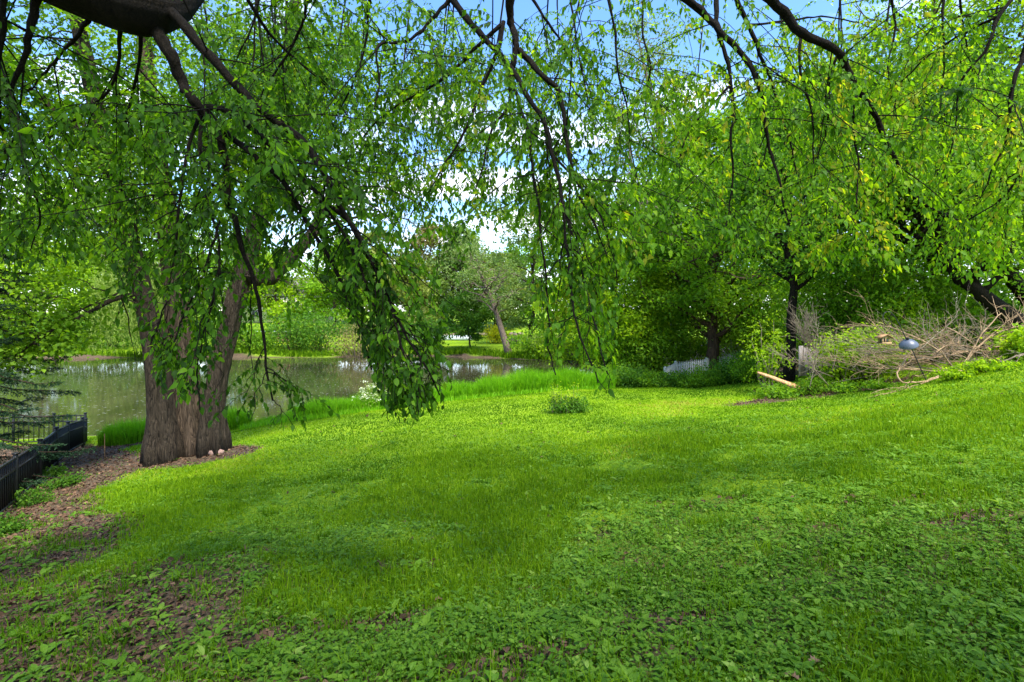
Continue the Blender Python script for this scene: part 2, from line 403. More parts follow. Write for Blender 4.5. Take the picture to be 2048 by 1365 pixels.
tag(g, 'sloping lawn with bare earth at its left edge', 'ground', kind='structure')

# ------------------------------------------------------------------ pond water
m, nt, out = new_mat('pond_water')
geo = node(nt, 'NewGeometry'); mp = node(nt, 'Mapping'); mp.inputs['Scale'].default_value = (1, .45, 1)
nt.links.new(geo.outputs['Position'], mp.inputs[0])
rip = node(nt, 'TexNoise', Scale=3.2, Detail=4.0, Roughness=.6); nt.links.new(mp.outputs[0], rip.inputs['Vector'])
film = node(nt, 'TexNoise', Scale=.22, Detail=5.0, Roughness=.65, Distortion=.6); nt.links.new(mp.outputs[0], film.inputs['Vector'])
spk = node(nt, 'TexVoronoi', Scale=6.0); nt.links.new(mp.outputs[0], spk.inputs['Vector'])
lt = node(nt, 'Math', operation='LESS_THAN'); lt.inputs[1].default_value = .22; nt.links.new(spk.outputs['Distance'], lt.inputs[0])
gt = node(nt, 'Math', operation='GREATER_THAN'); gt.inputs[1].default_value = .60
sepc = node(nt, 'SeparateColor'); nt.links.new(spk.outputs['Color'], sepc.inputs[0]); nt.links.new(sepc.outputs[0], gt.inputs[0])
sm_ = node(nt, 'Math', operation='MULTIPLY'); nt.links.new(lt.outputs[0], sm_.inputs[0]); nt.links.new(gt.outputs[0], sm_.inputs[1])
base = ramp(nt, film.outputs['Fac'], [(.35, (.016, .016, .008)), (.65, (.055, .051, .026))])
cm = node(nt, 'Mix', data_type='RGBA'); nt.links.new(sm_.outputs[0], cm.inputs[0]); nt.links.new(base, cm.inputs[6]); cm.inputs[7].default_value = (.13, .14, .07, 1)
p = node(nt, 'BsdfPrincipled', IOR=1.33); nt.links.new(cm.outputs[2], p.inputs['Base Color'])
rr = node(nt, 'Math', operation='MULTIPLY_ADD'); rr.inputs[1].default_value = .4; rr.inputs[2].default_value = .05; nt.links.new(sm_.outputs[0], rr.inputs[0])
nt.links.new(rr.outputs[0], p.inputs['Roughness'])
b = node(nt, 'Bump', Strength=.17, Distance=.012); nt.links.new(rip.outputs['Fac'], b.inputs['Height']); nt.links.new(b.outputs[0], p.inputs['Normal'])
nt.links.new(p.outputs[0], out.inputs[0])
wx = [-130, 30]; wy = [10, 66]
w = raw_mesh('pond_water', [(wx[0], wy[0], WATER), (wx[1], wy[0], WATER), (wx[1], wy[1], WATER), (wx[0], wy[1], WATER)], [np.array([[0, 1, 2, 3]])], m)
# keep the sheet inside the banks: clip to the pond outline, slightly grown
from mathutils.geometry import tessellate_polygon
c = POND.mean(0); PO = POND + nrm(POND - c) * .8
tris = tessellate_polygon([[Vector((*q, 0)) for q in PO]])
bpy.data.objects.remove(w)
w = raw_mesh('pond_water', np.column_stack([PO, np.full(len(PO), WATER)]), [np.array([t if np.cross(PO[t[1]] - PO[t[0]], PO[t[2]] - PO[t[0]]) > 0 else t[::-1] for t in tris])], m)
tag(w, 'still murky olive pond beyond the lawn', 'pond', kind='structure')

# ------------------------------------------------------------------ trees
def curve(p0, p1, k=6, sag=0.0, wob=.05):
    t = np.linspace(0, 1, k)[:, None]; p0 = np.asarray(p0, float); p1 = np.asarray(p1, float)
    P = p0 + (p1 - p0) * t
    L = np.linalg.norm(p1 - p0)
    P[:, 2] += sag * L * 4 * (t * (1 - t))[:, 0]
    P[1:-1] += rng.normal(size=(k - 2, 3)) * wob * L / k
    return P

def clump_leaves(C, per, spread, size, flat=.6, up=.9, aspect=.6):
    """leaf arrays round clump centres C (n,3)"""
    n = len(C)
    idx = np.repeat(np.arange(n), per)
    sp = np.broadcast_to(np.asarray(spread, float), (n,))[idx]
    O = rng.normal(size=(len(idx), 3)) * sp[:, None]; O[:, 2] *= flat
    P = C[idx] + O
    N = nrm(rng.normal(size=(len(idx), 3)) * .8 + np.array([0, 0, up]))
    D = nrm(np.cross(N, rng.normal(size=(len(idx), 3))) + np.array([0, 0, -.35]))
    L = size * rng.uniform(.65, 1.35, len(idx))
    return P, D, N, L, L * aspect, idx

def make_tree(name, label, x, y, H, r, cb=.3, tr=.18, leaf=.14, per=55, limbs=26, mat='mid', bark='bark_bg', lean=(0, 0), group=None, cat='tree', spread=.42, subs=6, sub_len=.42, flat=.6, top=1.0, trunk_pts=None, base_z=None, hang=0.0, sparse=1.0):
    z0 = (gz1(x, y) if base_z is None else base_z)
    root = empty(name, (x, y, z0), label, cat, group)
    base = np.array([x, y, z0 - .15])
    tb = Tubes()
    if trunk_pts is None:
        k = 9; t = np.linspace(0, 1, k)
        T = base + np.stack([lean[0] * t, lean[1] * t, (H * .92 + .15) * t], -1)
        T[1:, :2] += np.cumsum(rng.normal(size=(k - 1, 2)), 0) * .012 * H
    else: T = np.asarray(trunk_pts); k = len(T); t = np.linspace(0, 1, k)
    R = tr * (1 - t) ** .8 + .02; R[0] *= 1.35
    tb.add(T, R, 9)
    zc = z0 + H * (cb + 1) / 2 * top; hz_ = H * (1 - cb) / 2
    C = []; 
    for q in range(limbs):
        u = (q + rng.random()) / limbs
        h = cb * .85 + (0.93 - cb * .85) * u
        s = h * H / (H * .92); f = min(s * (k - 1), k - 1.001); i0 = int(f); p0 = T[i0] + (T[i0 + 1] - T[i0]) * (f - i0)
        ang = q * 2.399 + rng.normal() * .4
        zt = z0 + H * min(.99, h + .03 + rng.uniform(0, .2))
        prof = math.sqrt(max(.06, 1 - ((zt - zc) / hz_) ** 2))
        rr = r * prof * rng.uniform(.7, 1.12)
        cx = T[-1] if False else p0
        p1 = np.array([p0[0] + math.cos(ang) * rr, p0[1] + math.sin(ang) * rr, max(z0 + cb * H * .7, min(zt, p0[2] + rr * .7)) - hang * rr])
        L = curve(p0, p1, 6, .06, .22)
        r0 = max(.014, min(tr * .5, R[i0] * .55)) 
        tb.add(L, np.linspace(r0, .012, 6), 5, cap=False)
        n = subs
        for w_ in range(n):
            tt = rng.uniform(.3, 1.0); f2 = min(tt * 5, 4.999); j = int(f2); q0 = L[j] + (L[j + 1] - L[j]) * (f2 - j)
            dv = nrm(rng.normal(size=3) * np.array([1, 1, .55]) + nrm(p1 - p0) * .7 + np.array([0, 0, .1 - hang]))
            ln = rr * sub_len * rng.uniform(.5, 1.2) + .25
            q1 = q0 + dv * ln
            S = curve(q0, q1, 4, .04, .2)
            tb.add(S, np.linspace(max(.006, r0 * .35), .005, 4), 4, cap=False)
            C += [S[3], S[2] + rng.normal(size=3) * .1]
            if rng.random() < .5: C.append(S[1])
        C.append(p1)
    C = np.array(C)
    if sparse < 1: C = C[rng.random(len(C)) < sparse]
    P, D, N, L, W, idx = clump_leaves(C, per, .82 * spread * rng.uniform(.6, 1.3, len(C)), leaf, flat)
    ct = rng.normal(.5, .16, len(C))
    ok = P[:, 2] > z0 + .1
    tint = np.clip(ct[idx] + rng.normal(0, .16, len(idx)), 0, 1)
    tb.build('trunk', M[bark], root)
    leaf_mesh('crown', P[ok], D[ok], N[ok], L[ok], W[ok], tint[ok], M[mat], root)
    return root

def make_shrub(name, label, x, y, H, r, leaf=.1, n=2500, mat='mid', group=None, cat='shrub', stems=9, bark='bark_bg', flowers=None, flat=.7, ry=None, spread=.16, base_z=None):
    z0 = gz1(x, y) if base_z is None else base_z
    root = empty(name, (x, y, z0), label, cat, group)
    ry = r if ry is None else ry
    tb = Tubes(); C = []
    for q in range(stems):
        a = q * 2.399 + rng.normal() * .3; rad = math.sqrt((q + .7) / stems)
        hh = H * (1 - .45 * rad ** 2) * rng.uniform(.8, 1.1)
        p0 = np.array([x + math.cos(a) * r * rad * .25, y + math.sin(a) * ry * rad * .25, z0 - .05])
        p1 = np.array([x + math.cos(a) * r * rad, y + math.sin(a) * ry * rad, z0 + hh])
        S = curve(p0, p1, 6, 0.0, .25); S[1:-1, 2] += .06 * H
        tb.add(S, np.linspace(.012 + .006 * H, .004, 6), 4, cap=False)
        for t_ in np.linspace(.25, 1, 7):
            f = min(t_ * 5, 4.999); j = int(f); q0 = S[j] + (S[j + 1] - S[j]) * (f - j)
            sp = .26 * min(r, H)
            for _ in range(3): C.append(q0 + rng.normal(size=3) * sp * np.array([1, ry / r, .6]))
    C = np.array(C)
    per = max(4, int(n / len(C)))
    P, D, N, L, W, idx = clump_leaves(C, per, spread * min(r, H) * rng.uniform(.6, 1.3, len(C)), leaf, flat)
    P[:, 2] = np.maximum(P[:, 2], z0 + .03 + rng.random(len(P)) * .08)
    ct = rng.normal(.5, .16, len(C))
    tb.build('stems', M[bark], root)
    leaf_mesh('foliage', P, D, N, L, W, np.clip(ct[idx] + rng.normal(0, .16, len(idx)), 0, 1), M[mat], root)
    if flowers:
        Cf = C[C[:, 2] > z0 + H * .45]; Cf = Cf[rng.choice(len(Cf), min(flowers, len(Cf)), False)]
        P, D, N, L, W, idx = clump_leaves(Cf, 14, .05, .05, .5, 1.5, .9)
        leaf_mesh('blossoms', P, D, N, L, W, rng.random(len(P)), M['bloom'], root)
    return root

def px_xy(px, d): return ((px - 1024) / F * d, d)

# ------------------------------------------------------------------ ground cover, grass blades, leaf litter
def scatter(n, d0, d1, power, xr=1.12):
    """ground points with density falling as d**-power"""
    u = rng.random(n); e = 2 - power
    d = (d0 ** e + (d1 ** e - d0 ** e) * u) ** (1 / e)
    x = rng.uniform(-xr, xr, n) * d
    return x, d
def lawn_ok(x, y):
    return (in_pond_sd(x, y) < -.7) & (y < 27) & (y < 22.0 - .45 * np.clip(x - 2.5, 0, 20))
def patch(x, y): return fbm(x * .8 + 11, y * .8 + 31, 3)

# broad-leaved weeds as small rosettes
x, y = scatter(42000, 1.6, 12, 1.45)
pm = patch(x, y); sm = soil_mask(x, y)
keep = lawn_ok(x, y) & (rng.random(len(x)) < np.clip(1.15 - np.clip((pm - .47) * 6, 0, .62), 0, 1) * np.clip(1.35 - y / 12, .3, 1)) & (rng.random(len(x)) < np.where(sm > .35, .22, 1))
x, y = x[keep], y[keep]; z = gz(x, y)
k = 5
big = rng.gamma(3.2, 1, len(x)) / 3.2
idx = np.repeat(np.arange(len(x)), k); n = len(idx)
ang = rng.uniform(0, 6.283, n); el = rng.uniform(.05, .75, n)
D = np.stack([np.cos(ang) * np.cos(el), np.sin(ang) * np.cos(el), np.sin(el)], -1)
N = np.stack([-np.cos(ang) * np.sin(el), -np.sin(ang) * np.sin(el), np.cos(el)], -1) + rng.normal(size=(n, 3)) * .22
L = np.clip(.012 + .012 * big[idx], .011, .048) * rng.uniform(.6, 1.25, n) * (1 + .03 * y[idx])
P = np.stack([x[idx], y[idx], z[idx]], -1) + np.stack([rng.normal(size=n) * .03, rng.normal(size=n) * .03, rng.uniform(.004, .05, n)], -1)
ti = np.clip(.45 + .18 * rng.normal(size=len(x))[idx] + .13 * rng.normal(size=n), 0, 1)
nearm = y[idx] < 5.2
o = leaf_mesh('ground_cover', P[nearm], D[nearm], N[nearm], L[nearm], L[nearm] * .58, ti[nearm], M['weed'], hi=True, fold=.18, droop=.28)
tag(o, 'small broad-leaved weeds carpeting the shaded foreground lawn', 'ground cover', kind='stuff')
fm = ~nearm
o = leaf_mesh('ground_cover', P[fm], D[fm], N[fm], L[fm], L[fm] * .6, ti[fm], M['weed'])
tag(o, 'small broad-leaved weeds scattered through the middle lawn', 'ground cover', kind='stuff')

# larger rosettes, for variety
x, y = scatter(1500, 1.6, 7.5, 1.3); keep = rng.random(len(x)) < .75; x, y = x[keep], y[keep]; z = gz(x, y)
k = 7; idx = np.repeat(np.arange(len(x)), k); n = len(idx); sz = rng.uniform(.035, .085, len(x))[idx]
ang = np.tile(np.arange(k) * 2.399, len(x)) + rng.normal(size=n) * .3 + rng.uniform(0, 6, len(x))[idx]; el = rng.uniform(.15, .85, n)
D = np.stack([np.cos(ang) * np.cos(el), np.sin(ang) * np.cos(el), np.sin(el)], -1)
N = np.stack([-np.cos(ang) * np.sin(el), -np.sin(ang) * np.sin(el), np.cos(el)], -1) + rng.normal(size=(n, 3)) * .15
L = sz * rng.uniform(.6, 1.2, n)
P = np.stack([x[idx], y[idx], z[idx] + .015], -1) + D * .012
o = leaf_mesh('ground_cover', P, D, N, L, L * rng.uniform(.34, .6, len(x))[idx], np.clip(.55 + .2 * rng.normal(size=len(x))[idx] + .08 * rng.normal(size=n), 0, 1), M['weed'], hi=True, fold=.2, droop=.45)
tag(o, 'larger plantain rosettes standing out of the foreground weeds', 'ground cover', kind='stuff')

def blades(name, x, y, h, w, tint, mat, lean=.45, parent=None, z=None):
    n = len(x); z = gz(x, y) if z is None else z
    a = rng.uniform(0, 6.283, n); ln = np.abs(rng.normal(size=n)) * lean
    dx, dy = np.cos(a) * ln, np.sin(a) * ln
    fa = rng.uniform(0, 6.283, n); sx, sy = np.cos(fa) * w * .5, np.sin(fa) * w * .5
    b = np.stack([x, y, z - .01], -1); S = np.stack([sx, sy, np.zeros(n)], -1)
    m1 = b + np.stack([dx * h * .3, dy * h * .3, h * .6], -1); tp = b + np.stack([dx * h, dy * h, h * (1 - .25 * np.clip(ln, 0, 1))], -1)
    V = np.stack([b - S, b + S, m1 - S * .8, m1 + S * .8, tp], 1).reshape(-1, 3)
    i = np.arange(n)[:, None] * 5
    Fc = np.concatenate([i + np.array([q]) for q in ([0, 1, 3], [0, 3, 2], [2, 3, 4])])
    return raw_mesh(name, V, [Fc], mat, parent, attrs={'tint': np.repeat(tint, 5)})

x, y = scatter(240000, 1.6, 9, 1.2)
pm = patch(x, y); sm = soil_mask(x, y)
keep = lawn_ok(x, y) & (rng.random(len(x)) < np.clip(.45 + np.clip((pm - .45) * 9, 0, 1), 0, 1)) & (rng.random(len(x)) > sm * 1.1)
x, y = x[keep], y[keep]; pm = pm[keep]
h = (.035 + .055 * np.clip((pm - .45) * 5, 0, 1)) * rng.uniform(.6, 1.4, len(x))
o = blades('grass', x, y, h, .0042 + .0006 * y, np.clip(.46 + .2 * rng.normal(size=len(x)), 0, 1), M['grass'])
tag(o, 'fine grass growing in tufts in the shaded foreground', 'grass', kind='stuff')
cx, cy = scatter(420, 1.7, 8, 1.25); sz = rng.uniform(.04, .16, len(cx)); idx = np.repeat(np.arange(len(cx)), 55); n = len(idx)
x = cx[idx] + rng.normal(size=n) * sz[idx]; y = cy[idx] + rng.normal(size=n) * sz[idx] * .8
o = blades('grass', x, y, rng.uniform(.05, .13, n), .005 + .0007 * y, np.clip(.22 + .14 * rng.normal(size=len(cx))[idx] + .1 * rng.normal(size=n), 0, 1), M['grass'], lean=.6)
tag(o, 'taller dark grass tufts among the foreground weeds', 'grass', kind='stuff')
x, y = scatter(260000, 7.5, 25, 1.3)
sm = soil_mask(x, y)
keep = lawn_ok(x, y) & (rng.random(len(x)) > sm * 1.2)
x, y = x[keep], y[keep]
tt = np.clip(.5 + (fbm(x * .5, y * .5, 3) - .5) * 1.7 + (fbm(x * 2.1 + 7, y * 2.1, 2) - .5) * .5 + .16 * rng.normal(size=len(x)), 0, 1)
o = blades('grass', x, y, rng.uniform(.03, .065, len(x)), .010 + .0009 * y, tt, M['grass'], lean=.7)
tag(o, 'mown sunlit grass of the middle and far lawn', 'grass', kind='stuff')

# leaf litter
x, y = scatter(80000, 1.6, 16, 1.0)
sm = soil_mask(x, y)
keep = (rng.random(len(x)) < np.clip((sm - .15) * 1.2, 0, .9) + .006) & (in_pond_sd(x, y) < -.3) & (y < 16)
x, y = x[keep], y[keep]; n = len(x)
P = np.stack([x, y, gz(x, y) + rng.uniform(.004, .03, n)], -1)
a = rng.uniform(0, 6.283, n)
D = np.stack([np.cos(a), np.sin(a), rng.normal(size=n) * .25], -1); N = np.array([0, 0, 1.0]) + rng.normal(size=(n, 3)) * .4
L = rng.uniform(.02, .06, n) * (1 + .04 * y)
o = leaf_mesh('leaf_litter', P, D, N, L, L * rng.uniform(.35, .75, n), np.clip(rng.beta(2, 3, n), 0, 1), M['dead'], hi=True, fold=.3, droop=.3)
tag(o, 'brown fallen leaves littering the bare earth along the fence', 'leaf litter', kind='stuff')
# chips and specks
x, y = scatter(16000, 1.6, 8, 1.2); sm = soil_mask(x, y)
keep = (rng.random(len(x)) < np.clip(sm - .2, 0, 1)); x, y = x[keep], y[keep]; n = len(x)
a = rng.uniform(0, 6.283, n); L = rng.uniform(.008, .03, n)
o = leaf_mesh('wood_debris', np.stack([x, y, gz(x, y) + .006], -1), np.stack([np.cos(a), np.sin(a), rng.normal(size=n) * .3], -1), np.array([0, 0, 1.0]) + rng.normal(size=(n, 3)) * .5, L, L * .45, np.clip(rng.beta(3, 2, n), 0, 1), M['dead'])
tag(o, 'pale wood chips and specks strewn on the bare earth', 'debris', kind='stuff')

# ------------------------------------------------------------------ the tree that hangs over the camera
tx, ty = -5.2, 0.6
tz = gz1(tx, ty)
tree = empty('overhanging_tree', (tx, ty, tz), 'dark-barked tree over the camera, drooping leafy branches across the top of the view', 'tree')
tb = Tubes()
Tk = np.array([[tx, ty, tz - .2], [tx + .05, ty + .1, tz + 1.2], [tx + .15, ty + .2, tz + 2.6], [tx + .2, ty + .3, tz + 3.8]])
tb.add(Tk, [.46, .36, .32, .3], 14)
tb.build('trunk', M['bark_dark'], tree)
overhead = [  # limbs passing above the picture
    [Tk[-1], (-4.2, 1.6, 5.3), (-2.6, 2.9, 6.2), (-.4, 3.9, 6.4), (1.6, 4.5, 6.6), (3.4, 4.9, 7.0)],
    [Tk[-1], (-3.4, .6, 5.6), (-.8, 1.2, 6.8), (2.0, 2.0, 7.4), (4.6, 3.4, 7.2), (6.4, 4.6, 6.6)],
    [Tk[-1], (-4.6, 0, 5.8), (-3.2, -1.5, 7.6), (0, -2.4, 9.0), (4, -2.0, 9.6)],
    [Tk[-1], (-5.4, 1.5, 6.0), (-5.5, 3.2, 7.6), (-5, 5, 8.8)],
]
limb_paths = []
def smooth_path(P, n):
    P = np.asarray(P, float); k = len(P)
    s = np.concatenate([[0], np.cumsum(np.linalg.norm(np.diff(P, axis=0), axis=1))])
    u = np.linspace(0, s[-1], n)
    Tn = np.gradient(P, s, axis=0)
    j = np.clip(np.searchsorted(s, u, side='right') - 1, 0, k - 2)
    h = (s[j + 1] - s[j])[:, None]; t = ((u - s[j])[:, None]) / h
    h00 = 2 * t ** 3 - 3 * t ** 2 + 1; h10 = t ** 3 - 2 * t ** 2 + t; h01 = -2 * t ** 3 + 3 * t ** 2; h11 = t ** 3 - t ** 2
    return h00 * P[j] + h10 * h * Tn[j] + h01 * P[j + 1] + h11 * h * Tn[j + 1]
for q, L in enumerate(overhead):
    Pp = smooth_path(L, 22); limb_paths.append(Pp)
    lt_ = Tubes(); lt_.add(Pp, np.linspace(.20, .05, 22), 10); lt_.build('limb', M['bark_dark'], tree)
# the thick limb seen at the top left corner
LB = smooth_path([Tk[-1] + np.array([0, 0, -.3]), at(-300, -290, 2.7), at(60, -75, 3.2), at(210, -8, 3.45), at(300, 20, 3.55), at(330, 0, 3.7), at(420, -110, 4.3), at(600, -330, 5)], 30)
LB = smooth_path(LB, 120); a_ = np.linspace(0, 6.2832, 44, endpoint=False); A2 = np.broadcast_to(a_[None], (120, 44)); Z2 = np.broadcast_to(np.arange(120)[:, None] * .06, (120, 44))
fl_ = 1 + .13 * np.abs(vnoise(A2 * 5 + 30, Z2 * 3.2) - .5) + .10 * (vnoise(np.cos(A2) * 1.5 + 20, Z2 * 1.6 + np.sin(A2) * 1.5) - .5) + rng.normal(size=(120, 44)) * .006
lt_ = Tubes(); lt_.add(LB, np.interp(np.linspace(0, 1, 120), [0, .45, .72, .8, 1], [.21, .18, .15, .11, .05]), 44, flute=fl_); lt_.build('limb', M['bark_dark'], tree)
limb_paths.append(LB)

# visible branches: photo polyline, depth at start and end, radius (m) at start and end, leafiness
BR = [
 ([(305,45),(322,80),(340,110),(365,165),(385,200),(400,219),(428,240),(441,257)],3.55,3.7,.048,.030,.3),
 ([(437,250),(450,320),(460,400),(470,440),(490,510),(512,580),(526,660),(534,740),(545,800)],3.7,3.5,.030,.006,.55),
 ([(436,250),(476,285),(513,315),(575,376),(609,438),(650,500),(690,590),(720,660),(745,740)],3.7,3.4,.026,.006,1.0),
 ([(397,219),(428,213),(479,240),(530,280),(599,352),(667,417),(700,445),(740,520),(775,600),(805,700),(838,800)],3.7,3.2,.024,.005,1.3),
 ([(318,8),(359,41),(387,75),(428,120),(479,178),(547,240),(599,274),(640,335),(684,421),(720,480),(760,560),(800,650),(850,730),(880,790)],3.6,3.25,.040,.005,1.0),
 ([(640,400),(690,470),(730,560),(760,650),(790,730),(812,790)],3.5,3.2,.012,.004,1.4),
 ([(70,10),(60,70),(45,125),(22,180),(16,250)],3.3,3.5,.026,.008,1.0),
 ([(8,-20),(5,60),(-6,150),(2,230),(10,320)],3.2,3.5,.02,.006,1.2),
 ([(178,40),(150,80),(118,112),(86,148),(40,200)],3.5,4.0,.016,.005,1.0),
 ([(240,65),(238,110),(232,160),(190,210),(120,260),(60,300)],3.6,4.4,.014,.004,1.0),
 ([(282,70),(276,150),(250,250),(240,330),(246,420)],3.8,5.0,.014,.004,1.1),
 ([(405,222),(400,300),(410,380),(430,450),(440,520),(425,600),(405,680),(395,760),(400,820)],3.7,3.3,.016,.004,1.5),
 ([(400,225),(375,300),(360,400),(352,480),(340,570),(322,640),(300,690)],3.7,3.4,.014,.004,1.3),
 ([(440,440),(418,510),(398,570),(362,640),(345,700)],3.6,3.3,.010,.004,1.2),
 ([(899,-10),(926,27),(971,79),(998,109),(1024,140),(1060,202),(1090,243),(1104,308),(1118,363),(1125,410),(1131,467),(1141,560),(1152,650),(1178,720),(1198,765)],4.3,2.9,.030,.004,.75),
 ([(1019,-20),(1022,44),(1032,85),(1025,137)],4.2,4.3,.040,.022,.3),
 ([(1036,100),(1056,120),(1084,150),(1114,178),(1125,209),(1131,260),(1138,308),(1150,370),(1190,450),(1220,530)],4.3,3.6,.028,.004,1.1),
 ([(1022,147),(1022,191),(1015,215),(988,250),(971,308),(954,376),(943,421)],4.3,4.2,.016,.004,.6),
 ([(1025,165),(1043,222),(1056,260),(1063,325),(1070,376),(1078,410),(1080,467),(1092,560),(1097,640),(1098,700),(1112,750)],4.3,3.1,.016,.004,.8),
 ([(1008,44),(991,113),(974,154),(954,198),(937,246),(916,287),(885,335),(858,383),(817,438),(806,467)],4.5,4.4,.020,.004,.6),
 ([(1002,51),(971,79),(926,120),(892,154),(844,185),(800,209),(762,236),(728,274),(690,330)],4.5,5.4,.020,.005,.8),
 ([(899,0),(858,44),(827,75),(800,84),(769,87),(753,99),(759,164),(748,219)],4.3,4.2,.018,.005,.9),
 ([(1060,-10),(1097,48),(1125,89),(1142,130),(1142,164),(1180,220),(1215,270)],4.6,4.8,.014,.004,.8),
 ([(1104,308),(1150,360),(1195,420),(1222,500),(1236,560)],3.9,3.4,.010,.004,1.2),
 ([(1125,410),(1155,500),(1178,600),(1200,690),(1216,750)],3.7,3.0,.009,.004,1.0),
 ([(1375,0),(1416,34),(1444,68),(1485,109),(1509,147),(1522,181),(1529,239),(1540,301),(1557,356),(1567,410),(1581,455)],4.6,4.4,.036,.006,.7),
 ([(1432,-10),(1437,68),(1454,116),(1461,171),(1469,229),(1461,274),(1466,342),(1461,410),(1450,460)],4.8,4.6,.026,.005,.7),
 ([(1461,171),(1430,205),(1385,250),(1362,310),(1356,390)],4.7,4.7,.012,.004,.8),
 ([(1468,-10),(1495,48),(1522,113),(1543,164),(1560,226),(1584,304),(1600,380)],5.2,5.6,.026,.005,.7),
 ([(1528,-14),(1574,34),(1601,65),(1639,85),(1676,103),(1693,137),(1717,181),(1752,236),(1779,298),(1810,359),(1834,397),(1861,417),(1895,431),(1964,467)],4.2,4.8,.044,.006,.6),
 ([(1495,50),(1540,47),(1600,38),(1656,34),(1707,44),(1760,62)],5.1,5.4,.014,.004,.6),
 ([(1601,72),(1601,147),(1618,198),(1627,260),(1627,308),(1622,380)],4.5,4.4,.014,.004,.9),
 ([(1676,109),(1659,157),(1658,212),(1652,270),(1625,330)],4.5,4.6,.012,.004,.9),
 ([(1714,185),(1707,226),(1707,260),(1717,318),(1711,410),(1705,470)],4.6,4.4,.013,.004,.9),
 ([(2040,-20),(1998,31),(1974,96),(1923,161),(1912,239),(1902,308)],4.2,4.5,.018,.004,.8),
 ([(1993,36),(1895,86),(1813,154),(1770,210)],4.3,5.2,.012,.004,.8),
 ([(2062,60),(2048,106),(2032,150),(2018,205),(2020,236),(2046,287),(2070,340)],4.0,4.2,.020,.006,.9),
 ([(2018,230),(2008,291),(1988,335),(1960,400)],4.1,4.3,.010,.004,1.0),
 ([(1887,-10),(1885,62),(1888,103),(1887,154),(1880,220)],4.6,4.6,.012,.004,.9),
 ([(620,-20),(600,60),(560,130),(520,200),(505,260)],4.4,4.8,.016,.004,1.2),
 ([(740,-20),(735,60),(720,130),(690,200),(660,260)],4.5,5.0,.016,.004,1.0),
 ([(480,-30),(520,40),(580,110),(650,170),(700,240)],4.3,5.2,.018,.004,1.2),
 ([(1290,-20),(1285,60),(1300,140),(1290,220),(1310,290)],4.8,4.8,.013,.004,.7),
 ([(1210,-20),(1230,60),(1235,140),(1255,220),(1262,300),(1280,380)],4.6,4.4,.014,.004,.8),
 ([(1780,-20),(1790,60),(1775,130),(1790,210),(1785,290)],4.9,4.9,.013,.004,.9),
 ([(2100,300),(2050,340),(2000,400),(1940,440),(1900,470)],4.2,4.8,.012,.004,.9),
 ([(-40,200),(20,280),(60,360),(80,430),(60,500)],3.6,4.2,.014,.004,1.0),
 ([(-60,330),(10,370),(90,400),(160,450)],4.2,5.0,.012,.004,1.0),
]
for q in range(27):
    x0_ = rng.uniform(330, 1330) if q < 20 else rng.uniform(1350, 2060)
    y1_ = rng.uniform(170, 400); dx_ = rng.normal() * 70; d0_ = rng.uniform(5.4, 7.6)
    BR.append(([(x0_, -25), (x0_ + dx_ * .25, y1_ * .3), (x0_ + dx_ * .6, y1_ * .65), (x0_ + dx_, y1_)], d0_, d0_ + rng.uniform(-.3, .6), .013, .004, 1.0))
# lower limit of the hanging foliage, along the picture's width (a rule for how far each spray droops)
YL = np.array([(-400, 560), (0, 560), (120, 520), (230, 560), (290, 700), (330, 820), (430, 855), (455, 640), (480, 560), (620, 540), (690, 620), (730, 730), (770, 830), (820, 850), (890, 830), (912, 740), (935, 560), (960, 480), (1040, 470), (1075, 640), (1110, 770), (1140, 620), (1170, 790), (1225, 800), (1245, 560), (1350, 520), (1500, 540), (1650, 560), (1800, 560), (2048, 570), (2500, 580)], float)
FREE = [False]
def low_ok(P):
    P = np.atleast_2d(P); px = 1024 + P[:, 0] / P[:, 1] * F; py = HZ - (P[:, 2] - EYE) / P[:, 1] * F
    return (P[:, 1] > .8) & (py < (np.full(px.shape, 865.0) if FREE[0] else np.interp(px, YL[:, 0], YL[:, 1])))
leafP, leafD, leafN, leafL, leafT = [], [], [], [], []
twigs = Tubes()
def leafy_twig(p0, d0, ln, r=.0022, step=.023, size=.053, bt=.5):
    """a drooping twig with alternate leaves"""
    k = 5; t = np.linspace(0, 1, k)[:, None]
    P = p0 + d0 * ln * t + np.array([0, 0, -1.0]) * ln * .35 * t ** 2 + rng.normal(size=(k, 3)) * .012 * t
    if not low_ok(P[-1])[0]:
        ln *= .5; P = p0 + (P - p0) * .5
        if not low_ok(P[-1])[0]: return
    twigs.add(P, np.linspace(r, .0014, k), 3, cap=False)
    m = max(3, int(ln / step)); s = (np.arange(m) + rng.random()) / m; s = np.clip(s, .08, 1)
    f = np.clip(s * (k - 1), 0, k - 1.001); j = f.astype(int); Q = P[j] + (P[j + 1] - P[j]) * (f - j)[:, None]
    T = nrm(P[j + 1] - P[j]); side = nrm(np.cross(T, np.array([.3, .2, 1.0]) + rng.normal(size=3) * .4))
    sg = np.where(np.arange(m) % 2, 1, -1)[:, None]
    D = nrm(T * .55 + side * sg * rng.uniform(.4, .9, (m, 1)) + np.array([0, 0, -.55]) * rng.uniform(.3, 1.6, (m, 1)) + rng.normal(size=(m, 3)) * .18)
    N = nrm(np.array([0, 0, 1.0]) + rng.normal(size=(m, 3)) * .55)
    leafP.append(Q); leafD.append(D); leafN.append(N)
    leafL.append(size * rng.uniform(.55, 1.3, m)); leafT.append(np.clip(bt + rng.normal(size=m) * .15, 0, 1))

